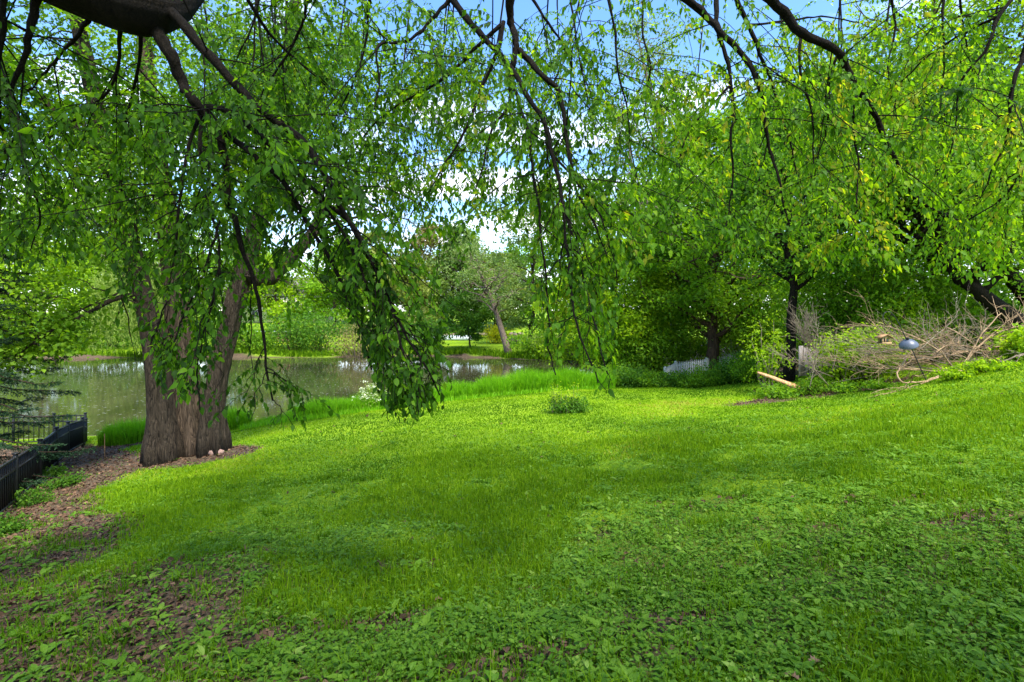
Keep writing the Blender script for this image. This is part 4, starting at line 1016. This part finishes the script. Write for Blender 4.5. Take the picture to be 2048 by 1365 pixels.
# low hedge in front of the picket fence
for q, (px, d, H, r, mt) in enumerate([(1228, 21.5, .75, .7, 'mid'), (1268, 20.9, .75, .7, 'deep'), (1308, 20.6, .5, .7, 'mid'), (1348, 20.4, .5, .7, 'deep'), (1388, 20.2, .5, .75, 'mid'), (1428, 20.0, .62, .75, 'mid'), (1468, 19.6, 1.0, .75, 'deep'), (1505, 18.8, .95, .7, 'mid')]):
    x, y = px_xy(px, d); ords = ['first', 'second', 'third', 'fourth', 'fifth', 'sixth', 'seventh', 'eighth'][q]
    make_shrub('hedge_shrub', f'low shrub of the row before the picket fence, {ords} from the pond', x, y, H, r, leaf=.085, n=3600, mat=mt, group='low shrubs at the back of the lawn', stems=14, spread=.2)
x, y = px_xy(1536, 15.6); make_shrub('sapling', 'bright green sapling at the left end of the brush pile', x, y, 2.35, .62, leaf=.085, n=1100, mat='bright', stems=8, spread=.13, bark='twig_grey')
# little shrub on the lawn
x, y = px_xy(1136, 12.9); make_shrub('lawn_shrub', 'lone small shrub with pale tops in the middle of the lawn', x, y, .42, .50, leaf=.05, n=3000, mat='deep', stems=16, spread=.16, ry=.34)
o = bpy.context.scene.objects['lawn_shrub']
P_ = []; 
tb = Tubes()
for q in range(11):
    a = rng.uniform(0, 6.283); b0 = np.array([x + math.cos(a) * .3 - .1, y + math.sin(a) * .2, gz1(x, y)]); b1 = b0 + np.array([rng.normal() * .08, rng.normal() * .05, rng.uniform(.5, .72)])
    S = curve(b0, b1, 5); tb.add(S, np.linspace(.005, .002, 5), 4, cap=False)
    for f in range(2, 5):
        for _ in range(7): P_.append(S[f] + rng.normal(size=3) * .05)
tb.build('shoots', M['twig_grey'], o); P_ = np.array(P_); n = len(P_)
leaf_mesh('shoot_leaves', P_, rand_unit(n), np.array([0, 0, 1.0]) + rng.normal(size=(n, 3)) * .5, .06, .032, np.clip(.75 + .2 * rng.normal(size=n), 0, 1), M['bright'], o)
# weeds along the fence
for px, d, H, r, lb in [(62, 8.6, .28, .30, 'clump of low weeds against the black fence'), (128, 9.6, .22, .28, 'small weed clump in the leaf litter beside the fence'), (12, 6.6, .22, .2, 'weed tuft at the left edge of the leaf litter'), (105, 10.4, .22, .2, 'weed clump under the fence post')]:
    x, y = px_xy(px, d); make_shrub('weed_clump', lb, x, y, H, r, leaf=.045, n=700, mat='deep', stems=9, spread=.2, group='weed clumps along the fence')

# ------------------------------------------------------------------ tall grass along the near shore
RG = 'tall grass clumps along the near shore'
for px, py, d, rx, ry, H, n, lb in [
    (262, 885, 15.2, .85, .6, .62, 3000, 'tall bright grass clump left of the maple trunks'), (462, 862, 16.2, .62, .5, .62, 2200, 'tall grass clump right of the maple trunks'),
    (560, 850, 16.2, .9, .5, .34, 1600, 'low grass clump at the open shore right of the maple'), (640, 836, 17.0, 1.05, .7, .72, 3600, 'broad tall grass clump left of the hanging branch'), (740, 825, 17.6, .95, .7, .70, 3200, 'tall grass clump under the flowering shrub'),
    (830, 818, 18.3, .9, .7, .70, 3000, 'tall grass clump behind the lowest hanging leaves'), (912, 808, 18.9, .85, .6, .78, 3000, 'tall grass clump left of the gap in the reeds'), (985, 803, 19.3, .8, .6, .68, 2600, 'tall grass clump right of the gap in the reeds'),
    (1055, 796, 19.8, .95, .7, .80, 3200, 'tall grass clump behind the lone lawn shrub'), (1130, 789, 20.2, .95, .7, .78, 3000, 'tall grass clump below the hanging branch tip'), (1195, 783, 20.6, .7, .6, .62, 2000, 'tall grass clump at the end of the hedge')]:
    cx, cy = px_xy(px, d); a = rng.uniform(0, 6.283, n); q = np.sqrt(rng.random(n))
    x = cx + np.cos(a) * q * rx; y = cy + np.sin(a) * q * ry
    o = blades('tall_grass', x - cx, y - cy, (1.28 if px < 500 or px > 950 else 1.0) * H * rng.uniform(.55, 1.15, n) * (1 - .35 * q ** 2), .020, np.clip(.48 + .2 * rng.normal(size=n), 0, 1), M['reed'], lean=.42, z=gz(x, y) - gz1(cx, cy))
    o.location = (cx, cy, gz1(cx, cy)); tag(o, lb, 'tall grass', RG)
n = 5000; t = rng.random(n); px = 480 + t * 720; d = np.interp(px, [480, 700, 900, 1200], [15.2, 16.6, 18.2, 20.0]) + rng.normal(size=n) * .25
x = (px - 1024) / F * d
o = blades('lawn_edge_grass', x, d, rng.uniform(.08, .26, n), .018, np.clip(.55 + .2 * rng.normal(size=n), 0, 1), M['reed'], lean=.6); tag(o, 'unmown grass edging the lawn before the reeds', 'grass', kind='stuff')
x, y = px_xy(742, 17.4); make_shrub('flowering_shrub', 'pale flowering shrub rising from the shore grass', x, y, .95, .5, leaf=.07, n=900, mat='willow', stems=12, spread=.16, flowers=40)

# ------------------------------------------------------------------ spruce at the left edge
x, y = px_xy(-95, 9.2); z0 = gz1(x, y)
sp = empty('spruce_tree', (x, y, z0), 'dark spruce reaching its boughs in from the left edge', 'tree')
tb = Tubes(); tb.add(curve((x, y, z0 - .2), (x, y, z0 + 7), 8, 0, .02), np.linspace(.16, .03, 8), 9)
Pn, Dn, Nn = [], [], []
for q in range(120):
    h = .35 + 6.2 * (q / 120); a = q * 2.399; ln = (1.95 - .19 * h) * rng.uniform(.75, 1.12)
    p0 = np.array([x, y, z0 + h]); p1 = p0 + np.array([math.cos(a) * ln, math.sin(a) * ln, -.32 * ln])
    B = curve(p0, p1, 7, -.05, .08); B[-1, 2] += .06
    tb.add(B, np.linspace(.022, .005, 7), 5, cap=False)
    for f in np.linspace(.18, 1, 14):
        g_ = min(f * 6, 5.999); j = int(g_); q0 = B[j] + (B[j + 1] - B[j]) * (g_ - j); T = nrm(B[j + 1] - B[j]); S = nrm(np.cross(T, (0, 0, 1)))
        for sd in (-1, 1):
            sl = .34 * (1.1 - f * .75); e = q0 + (S * sd + T * .8 + np.array([0, 0, -.35])) * sl
            m = 24; t = rng.random(m)[:, None]
            Pn.append(q0 + (e - q0) * t); dd = nrm(e - q0); Dn.append(nrm(dd * .8 + rng.normal(size=(m, 3)) * .55)); Nn.append(rand_unit(m))
tb.build('trunk', M['bark_bg'], sp); P = np.concatenate(Pn); n = len(P)
leaf_mesh('crown', P, np.concatenate(Dn), np.concatenate(Nn), rng.uniform(.04, .09, n), .014, np.clip(.45 + .2 * rng.normal(size=n), 0, 1), M['needle'], sp, fold=.1)

# ------------------------------------------------------------------ black metal fence (two runs)
def fence_run(label, posts, h, screen=True, baluster=.12):
    """posts: list of ground points (x,y,z)"""
    f = empty('metal_fence', posts[0], label, 'fence')
    ps = [np.asarray(p, float) for p in posts]
    for p in ps:
        b_ = Boxes(); b_.box(p + np.array([0, 0, h * .5 - .1]), (.055, .055, h + .24), bev=.006); po = b_.build('post', M['fence_black'], f)
        c_ = Boxes(); c_.box(p + np.array([0, 0, h + .035]), (.075, .075, .03), bev=.012); c_.build('cap', M['fence_black'], po)
    for a, b in zip(ps[:-1], ps[1:]):
        dv = b - a; L = np.linalg.norm(dv[:2]); u = dv / np.linalg.norm(dv)
        for hh in (h - .04, h - .22, .10):
            r_ = Boxes(); r_.bar(a + u * .03 + np.array([0, 0, hh]), b - u * .03 + np.array([0, 0, hh]), .035, .03); r_.build('rail', M['fence_black'], f)
        m = int(L / baluster); bb = Boxes()
        for q in range(1, m):
            c0 = a + dv * q / m; bb.bar(c0 + np.array([0, 0, .06]), c0 + np.array([0, 0, h - .02]), .016, .016)
        bb.build('baluster_panel', M['fence_black'], f)
        if screen:
            nr = nrm(np.array([-dv[1], dv[0], 0])) * (-1 if np.dot(np.array([-dv[1], dv[0]]), -a[:2]) > 0 else 1)
            s_ = Boxes(); k = 6
            A = a + nr * .035; Bp = b + nr * .035
            s_.tri_prism([A + u * .03 + np.array([0, 0, .05]), Bp - u * .03 + np.array([0, 0, .05]), Bp - u * .03 + np.array([0, 0, h - .06]), A + u * .03 + np.array([0, 0, h - .06])], nr * .006)
            s_.build('privacy_screen', M['screen'], f)
    return f
FP = [at(165, 894, 15.0), at(136, 911, 13.15), at(113, 933, 11.3), at(80, 966, 10.1), at(31, 1010, 8.55)]
FP += [FP[-1] + (FP[-1] - FP[-2]) * t for t in (1.15, 2.3)]
K = at(172, 893, 15.9)
fence_run('black metal fence with dark screening running down the left side of the lawn', [K] + FP, .82)
BK = [at(172, 886, 15.95) + np.array([-.12, .12, 0]), at(108, 889, 16.1), at(27, 893, 15.9), at(-60, 896, 15.7), at(-160, 900, 15.5)]
BK = [p * np.array([1, 1, 0]) + np.array([0, 0, -2.28 - .02 * i]) for i, p in enumerate(BK)]
fence_run('open black metal fence along the water behind the screened fence', BK, .92, screen=False, baluster=.128)

# ------------------------------------------------------------------ white picket fence behind the hedge
pk = empty('picket_fence', at(1352, 745, 24) * np.array([1, 1, 0]) + np.array([0, 0, -1.1]), 'white picket fence half hidden behind the low hedge', 'fence')
PP = [(1330, 23.2, -.62), (1351, 23.9, -.42), (1413, 24.2, -.28), (1436, 24.6, -.22), (1459, 25.0, -.18), (1482, 25.4, -.16)]
pts = [np.array([*px_xy(p, d), z]) for p, d, z in PP]
for p in pts:
    gl = min(p[2] - .8, gz1(p[0], p[1]) - .1)
    b_ = Boxes(); b_.box((p[0], p[1], (p[2] + gl) / 2 + .03), (.11, .11, p[2] - gl + .06), bev=.01); po = b_.build('post', M['white'], pk)
    c_ = Boxes(); c_.lathe((p[0], p[1], p[2] + .062), [(.0, .05), (.04, .035), (.075, 0), (.075, -.015)], 10); c_.build('cap', M['white'], po)
for a, b in zip(pts[:-1], pts[1:]):
    u = nrm(b - a); L = np.linalg.norm(b - a)
    for hh in (-.14, -.72):
        r_ = Boxes(); r_.bar(a + u * .06 + np.array([0, .03, hh]), b - u * .06 + np.array([0, .03, hh]), .04, .08); r_.build('rail', M['white'], pk)
    m = int(L / .105); bb = Boxes()
    for q in range(1, m):
        c0 = a + (b - a) * q / m + np.array([0, -.02, 0]); bb.box(c0 + np.array([0, 0, -.46]), (.07, .018, .88)); bb.tri_prism([c0 + np.array([-.035, -.009, -.02]), c0 + np.array([.035, -.009, -.02]), c0 + np.array([0, -.009, .05])], (0, .018, 0))
    bb.build('picket_panel', M['white'], pk)

# ------------------------------------------------------------------ feeder pole, baffle, feeder
D_ = 11.6
W = smooth_path([at(1859, 776, D_), at(1840, 735, D_), at(1822, 695, D_), at(1810, 673, D_), at(1798, 648, D_), at(1788, 632, D_), at(1779, 624, D_), at(1770, 625, D_), at(1766, 634, D_), at(1767, 644, D_), at(1771, 650, D_), at(1775, 647, D_)], 44)
W[0, 2] = gz1(W[0, 0], W[0, 1]) - .1
fp = empty('feeder_pole', (W[0][0], W[0][1], W[0][2] + .1), 'tilted black shepherd-hook pole standing in front of the brush pile', 'pole')
t_ = Tubes(); t_.add(W[:26], .011, 8); t_.build('pole', M['iron'], fp)
t_ = Tubes(); t_.add(W[25:], .0085, 8); t_.build('hook', M['iron'], fp)
c_ = at(1817, 689, D_); ax_z = nrm(at(1810, 673, D_) - at(1822, 695, D_)); ax_z = nrm(ax_z + np.array([.12, -.30, .1])); ax_x = nrm(np.cross((0, 1, 0), ax_z)); ax_y = np.cross(ax_z, ax_x)
b_ = Boxes(); b_.lathe(c_, [(.012, .115), (.04, .11), (.09, .092), (.135, .06), (.168, .018), (.184, -.025), (.187, -.038), (.181, -.038), (.163, .010), (.13, .05), (.085, .082), (.04, .10), (.012, .105)], 36, np.stack([ax_x, ax_y, ax_z])); b_.build('baffle', M['baffle'], fp, smooth=True)
b_ = Boxes(); b_.lathe(c_ + ax_z * .125, [(.011, .05), (.022, .045), (.022, -.01), (.011, -.012)], 12, np.stack([ax_x, ax_y, ax_z])); b_.build('collar', M['iron'], fp, smooth=True)
fc = at(1768, 680, D_)
bf = empty('bird_feeder', fc - np.array([0, 0, .1]), 'little wooden house-shaped bird feeder hanging from the hook', 'bird feeder')
b_ = Boxes(); b_.box(fc + np.array([0, 0, -.085]), (.225, .19, .022), bev=.004); b_.box(fc + np.array([0, -.088, -.065]), (.22, .012, .03)); b_.box(fc + np.array([0, .088, -.065]), (.22, .012, .03)); b_.build('tray', M['feeder'], bf)
for sx in (-.075, -.012, .075):
    for sy in (-.062, .062):
        b_ = Boxes(); b_.box(fc + np.array([sx, sy, -.012]), (.03 if abs(sx) > .05 else .018, .018, .122)); b_.build('post', M['feeder'], bf)
b_ = Boxes(); b_.box(fc + np.array([0, 0, -.02]), (.12, .085, .10)); b_.build('seed_box', M['glass'], bf)
b_ = Boxes()
for s_ in (-1, 1):
    p0 = fc + np.array([s_ * .145, -.11, .042]); p1 = fc + np.array([0, -.11, .112]); th = np.array([0, 0, .016])
    b_.tri_prism([p0, p1, p1 + th, p0 + th] if s_ < 0 else [p1, p0, p0 + th, p1 + th], (0, .22, 0))
ro = b_.build('roof', M['feeder_roof'], bf)
for yy in (-.07, .07):
    b_ = Boxes(); b_.tri_prism([fc + np.array([-.095, yy, .05]), fc + np.array([.095, yy, .05]), fc + np.array([0, yy, .106])], (0, .012, 0)); b_.build('gable', M['feeder'], bf)
t_ = Tubes(); t_.add([fc + np.array([0, 0, .125]), fc + np.array([.01, 0, .2]), W[-3]], .003, 5); t_.build('hanger_wire', M['iron'], bf)

# ------------------------------------------------------------------ brush pile
def dead_branch(label, pts, deps, r0, mat, twn=10, group=None, tl=.7, name='dead_branch', r1=None, up=.1):
    W = smooth_path([at(a, b_, c_) for (a, b_), c_ in zip(pts, deps)], max(10, 3 * len(pts)))
    o_ = W[0].copy(); t_ = Tubes(); n = len(W)
    W = W + rng.normal(size=W.shape) * r0 * .25
    t_.add(W - o_, np.linspace(r0, r0 * .3 if r1 is None else r1, n), 7)
    for q in range(twn):
        j = rng.integers(2, n); dv = nrm(nrm(W[j] - W[j - 1]) + rng.normal(size=3) * .5 + np.array([0, 0, up])); ln = tl * rng.uniform(.4, 1.3)
        S = curve(W[j], W[j] + dv * ln, 7, rng.uniform(-.10, .16), .10); t_.add(S - o_, np.linspace(r0 * .40, .003, 7), 5, cap=False)
        for w_ in range(2):
            k = rng.integers(2, 6); d2 = nrm(nrm(S[k] - S[k - 1]) + rng.normal(size=3) * .6); S2 = curve(S[k], S[k] + d2 * ln * .5, 5, rng.uniform(-.1, .14), .10); t_.add(S2 - o_, np.linspace(r0 * .2, .0025, 5), 4, cap=False)
    o = t_.build(name, M[mat], None); o.location = tuple(o_)
    return tag(o, label, 'branch', group)
BG = 'dead branches of the brush pile'
dead_branch('thick bent tan branch lying lowest along the front of the brush pile', [(1935, 742), (1905, 743), (1880, 752), (1850, 763), (1825, 766), (1803, 764), (1795, 755), (1797, 742), (1806, 728), (1810, 715)], [11.8, 11.7, 11.6, 11.5, 11.5, 11.5, 11.55, 11.6, 11.7, 11.8], .030, 'twig_tan', 6, BG, .4, r1=.014)
dead_branch('long straight pale branch reaching out over the lawn from the brush pile', [(1908, 745), (1870, 757), (1830, 772), (1790, 783), (1750, 792)], [11.6, 11.4, 11.3, 11.25, 11.2], .016, 'twig_tan', 9, BG, .5)
dead_branch('straight pale pole crossing the brush pile left of the baffle', [(1905, 746), (1850, 742), (1800, 738), (1750, 737), (1690, 726), (1640, 718)], [12.0, 12.1, 12.3, 12.6, 12.9, 13.2], .018, 'twig_tan', 10, BG, .6)
dead_branch('long tan branch rising left across the baffle', [(1905, 735), (1880, 705), (1850, 685), (1815, 668), (1780, 655), (1720, 652)], [11.9, 11.9, 12, 12.2, 12.5, 12.8], .02, 'twig_tan', 12, BG, .6)
dead_branch('forked whitish branch standing right of the baffle', [(1910, 742), (1885, 705), (1868, 690), (1855, 672), (1840, 655), (1828, 648)], [12.1, 12.1, 12.2, 12.3, 12.4, 12.5], .017, 'twig_grey', 10, BG, .5)
dead_branch('tan branch sweeping up to the high twiggy top of the pile', [(1915, 745), (1945, 700), (1962, 670), (1985, 645), (2005, 628), (2012, 640), (2025, 665)], [11.8, 11.8, 11.9, 12, 12.1, 12.1, 12.2], .022, 'twig_tan', 16, BG, .7)
dead_branch('long tan branch running out to the right edge of the view', [(1925, 735), (1955, 695), (1990, 668), (2030, 655), (2075, 645)], [12, 12, 12.1, 12.2, 12.3], .020, 'twig_tan', 14, BG, .6)
dead_branch('diagonal tan branch coming down from the left into the pile', [(1895, 655), (1925, 673), (1960, 700), (1985, 724), (2010, 742)], [12.4, 12.2, 12, 11.8, 11.7], .018, 'twig_tan', 12, BG, .6)
dead_branch('whitish crooked branch lying on the grass at the right end of the pile', [(2060, 705), (2035, 712), (2010, 722), (1985, 728), (1960, 722), (1930, 722)], [11.1, 11.1, 11.2, 11.3, 11.5, 11.8], .02, 'twig_grey', 8, BG, .4)
GL = 'bare branch tangled in the tan brush pile round the feeder pole'
for q in range(50):
    a0 = np.array([rng.uniform(1800, 2040), rng.uniform(690, 745)]); dr = rng.choice([-1, 1], p=[.6, .4]); ln = rng.uniform(70, 190)
    d0 = rng.uniform(11.7, 12.9); ang = rng.choice([rng.uniform(-.1, .5), rng.uniform(.3, 1.25)])
    pts = [(a0[0] + dr * ln * t * math.cos(ang), a0[1] - ln * t * math.sin(ang) * .5 + 16 * t * t * rng.uniform(-1, 1)) for t in (0, .33, .66, 1)]
    dead_branch(GL, pts, [d0, d0 + .1, d0 + .2, d0 + .4], rng.uniform(.008, .017), 'twig_tan' if rng.random() < .7 else 'twig_grey', 8, BG, .8)
GL2 = 'thin grey branch in the twiggy left part of the brush pile'
for q in range(18):
    a0 = np.array([rng.uniform(1610, 1760), rng.uniform(735, 780)]); ln = rng.uniform(60, 150); d0 = rng.uniform(13, 14.2); ang = rng.uniform(.1, 2.9)
    pts = [(a0[0] + ln * t * math.cos(ang), a0[1] - ln * t * math.sin(ang) * .75) for t in (0, .33, .66, 1)]
    dead_branch(GL2, pts, [d0, d0, d0 + .1, d0 + .2], rng.uniform(.010, .016), 'twig_grey', 9, BG, .5)
GL3 = 'upright spray of fine grey twigs above the weathered boards'
for q in range(10):
    px = rng.uniform(1600, 1650); pts = [(px + 30 + q, 735), (px + 18, 705), (px + 4, 680), (px - 8 + rng.normal() * 12, 645)]
    dead_branch(GL3, pts, [14.2, 14.2, 14.2, 14.3], .010, 'twig_grey', 14, BG, .5, up=.5)
# peeled orange log
W = [at(1515, 745, 14.6), at(1560, 762, 14.3), at(1600, 778, 14.1), at(1632, 789, 14.0)]
Wp = smooth_path(W, 12); t_ = Tubes(); o_ = Wp[0].copy()
a = np.linspace(0, 6.283, 8, endpoint=False); fl = 1 + .3 * np.sin(a * 2 + 1)[None] + .12 * rng.normal(size=(12, 8))
t_.add(Wp - o_, np.interp(np.linspace(0, 1, 12), [0, .3, .8, 1], [.03, .065, .085, .06]), 8, flute=fl)
W2 = smooth_path([at(1604, 779, 14.05), at(1630, 776, 14.0), at(1652, 772, 13.9)], 6); t_.add(W2 - o_, np.linspace(.05, .03, 6), 7)
o = t_.build('split_log', M['peeled'], None); o.location = tuple(o_); tag(o, 'orange peeled split log propped at the left end of the brush pile', 'log')
# weathered boards behind the brush
c0 = at(1598, 742, 14.5); wb = empty('board_panel', c0, 'panel of weathered grey boards standing behind the twiggy brush', 'boards')
for q in range(7):
    b_ = Boxes(); b_.box(c0 + np.array([.06 + q * .142, .02 * q, .28 - .02 * q]), (.132, .022, .84 - .05 * q + rng.normal() * .02), bev=.003); b_.build('board', M['boards'], wb)
for zz in (.02, .45):
    b_ = Boxes(); b_.bar(c0 + np.array([0, .028, zz]), c0 + np.array([.98, .165, zz - .08]), .05, .028); b_.build('batten', M['boards'], wb)
# ferns and weeds round the brush base
for px, d, H, r, lb in [(1545, 14.0, .3, .5, 'low weeds under the orange log'), (1625, 13.7, .5, .4, 'fern-like weed clump at the end of the orange log'), (1690, 13.0, .25, .4, 'weeds in the twiggy brush base'), (1760, 12.4, .2, .4, 'weeds at the foot of the brush pile left of the pole'), (1920, 10.8, .22, .35, 'grassy weed tuft right of the feeder pole'), (1985, 10.6, .2, .5, 'weeds at the right foot of the brush pile'), (1570, 13.6, .25, .4, 'small weeds at the lawn corner of the brush pile')]:
    x, y = px_xy(px, d); make_shrub('weed_clump', lb, x, y, H, r, leaf=.07, n=900, mat='bright' if px > 1900 else 'mid', stems=10, spread=.22, group='weed clumps round the brush pile')

# ------------------------------------------------------------------ small things on the ground
x, y = px_xy(434, 11.0); rock('stone', 'pinkish stone lying at the foot of the maple', x, y, .11, 'pink', sq=(1.3, .8, .75))
x, y = px_xy(478, 2.75); rock('stone', 'flat grey-brown stone half sunk in the bare earth', x, y, .05, 'stone', sq=(1.5, .9, .35))
x, y = px_xy(350, 2.45); rock('stone', 'rounded tan stone in the bare earth at the bottom edge', x, y, .05, 'stone', sq=(1.2, 1, .6))
x, y = px_xy(209, 11.8); z0 = gz1(x, y)
t_ = Tubes(); t_.add(np.array([[0, 0, -.1], [.003, 0, .2], [.0, 0, .5], [-.012, .01, .56]]), [.009, .009, .008, .006], 6)
o = t_.build('stake', M['peeled'], None); o.location = (x, y, z0); tag(o, 'thin rusty orange stake in the leaf litter left of the maple', 'stake')
def oak_leaf(label, px, py, d, sz, rot):
    a = at(px, py, d); x, y = a[0], a[1]; z0 = gz1(x, y)
    out_ = [(0, 0), (.12, .06), (.2, .2), (.3, .10), (.42, .28), (.52, .13), (.66, .26), (.76, .11), (.9, .12), (1, 0)]
    L_ = [(u, v) for u, v in out_] + [(u, -v) for u, v in out_[-2:0:-1]]
    L_ = np.array(L_); zz = .10 + .22 * np.abs(L_[:, 1]) + .12 * np.sin(L_[:, 0] * 4)
    mid = np.array([(u, 0, .06 + .12 * math.sin(u * 4)) for u, _ in out_])
    n = len(out_); up = np.array([(u, v, .10 + .5 * v + .12 * math.sin(u * 4)) for u, v in out_]); dn = up * np.array([1, -1, 1])
    V = np.concatenate([mid, up, dn]) * sz; c, s = math.cos(rot), math.sin(rot)
    V = np.stack([V[:, 0] * c - V[:, 1] * s, V[:, 0] * s + V[:, 1] * c, V[:, 2] + .012], -1)
    Fq = [[i, i + 1, n + i + 1, n + i] for i in range(n - 1)] + [[i + 1, i, 2 * n + i, 2 * n + i + 1] for i in range(n - 1)]
    o = raw_mesh('fallen_leaf', V, [np.array(Fq)], M['dead'], attrs={'tint': np.full(len(V), .8)}); o.location = (x, y, z0 + .01)
    return tag(o, label, 'leaf', 'large fallen leaves on the lawn')
oak_leaf('brown lobed fallen leaf near the bottom right corner', 1618, 1298, 2.2, .09, .4); oak_leaf('brown lobed fallen leaf lowest at the bottom edge of the lawn', 1603, 1338, 2.1, .075, 2.3)
oak_leaf('curled brown fallen leaf in the lower middle of the lawn', 985, 1290, 2.35, .06, 1.2); oak_leaf('pale curled fallen leaf in the weeds of the lower middle', 868, 1178, 3.2, .07, .3)

# ------------------------------------------------------------------ camera, light, sky
cd = bpy.data.cameras.new('camera'); cam = bpy.data.objects.new('camera', cd); COL.objects.link(cam)
cd.sensor_width = 36; cd.lens = 18; cd.clip_start = .05; cd.clip_end = 2000
cd.shift_y = -(682.5 - HZ) / 2048
cam.location = (0, 0, EYE); cam.rotation_euler = (math.radians(90), 0, 0)
SC.camera = cam
to_sun = Vector((.30, -.48, 1.0)).normalized()
sl = bpy.data.lights.new('sun', 'SUN'); sl.energy = 3.0; sl.angle = math.radians(16.0); sl.color = (1, .95, .86)
so_ = bpy.data.objects.new('sun', sl); COL.objects.link(so_); so_.rotation_euler = to_sun.to_track_quat('Z', 'Y').to_euler()
w = bpy.data.worlds.new('World'); SC.world = w; w.use_nodes = True; nt = w.node_tree; nt.nodes.clear()
out = nt.nodes.new('ShaderNodeOutputWorld'); bg = nt.nodes.new('ShaderNodeBackground')
sky = nt.nodes.new('ShaderNodeTexSky'); sky.sky_type = 'NISHITA'; sky.sun_disc = False
sky.sun_elevation = math.asin(to_sun.z); sky.sun_rotation = math.atan2(to_sun.x, to_sun.y)
sky.air_density = 1.0; sky.dust_density = .6; sky.ozone_density = 1.6
tc = node(nt, 'TexCoord'); sx = node(nt, 'SeparateXYZ'); nt.links.new(tc.outputs['Generated'], sx.inputs[0])
# clouds: direction projected onto a flat layer overhead
mxz = node(nt, 'Math', operation='MAXIMUM'); mxz.inputs[1].default_value = .06; nt.links.new(sx.outputs[2], mxz.inputs[0])
dv1 = node(nt, 'Math', operation='DIVIDE'); dv2 = node(nt, 'Math', operation='DIVIDE')
nt.links.new(sx.outputs[0], dv1.inputs[0]); nt.links.new(mxz.outputs[0], dv1.inputs[1]); nt.links.new(sx.outputs[1], dv2.inputs[0]); nt.links.new(mxz.outputs[0], dv2.inputs[1])
cb_ = node(nt, 'CombineXYZ'); nt.links.new(dv1.outputs[0], cb_.inputs[0]); nt.links.new(dv2.outputs[0], cb_.inputs[1]); cb_.inputs[2].default_value = 2.3
cn = node(nt, 'TexNoise', Scale=.85, Detail=8.0, Roughness=.58, Distortion=.25); nt.links.new(cb_.outputs[0], cn.inputs['Vector'])
cf = node(nt, 'MapRange'); cf.inputs[1].default_value = .50; cf.inputs[2].default_value = .67; zb = node(nt, 'MapRange'); zb.inputs[1].default_value = .25; zb.inputs[2].default_value = .62; zb.inputs[3].default_value = .07; zb.inputs[4].default_value = -.13
nt.links.new(sx.outputs[2], zb.inputs[0]); za = node(nt, 'Math', operation='ADD'); nt.links.new(zb.outputs[0], za.inputs[0]); nt.links.new(cn.outputs['Fac'], za.inputs[1]); nt.links.new(za.outputs[0], cf.inputs[0])
hs_ = node(nt, 'HueSaturation', Saturation=1.22, Value=.86, Hue=.503); nt.links.new(sky.outputs[0], hs_.inputs['Color'])
cmix = node(nt, 'Mix', data_type='RGBA'); nt.links.new(cf.outputs[0], cmix.inputs[0]); nt.links.new(hs_.outputs[0], cmix.inputs[6]); cmix.inputs[7].default_value = (4.6, 4.8, 5.2, 1)
nt.links.new(cmix.outputs[2], bg.inputs['Color']); bg.inputs['Strength'].default_value = .15
nt.links.new(bg.outputs[0], out.inputs[0])
vs = SC.view_settings; vs.view_transform = 'Standard'; vs.look = 'None'; vs.gamma = 1; vs.use_curve_mapping = False; vs.exposure = 1.85
cy = SC.cycles; cy.max_bounces = 8; cy.diffuse_bounces = 4; cy.glossy_bounces = 3; cy.transmission_bounces = 4; cy.transparent_max_bounces = 4
cy.caustics_reflective = False; cy.caustics_refractive = False; cy.sample_clamp_indirect = 8; cy.use_denoising = True
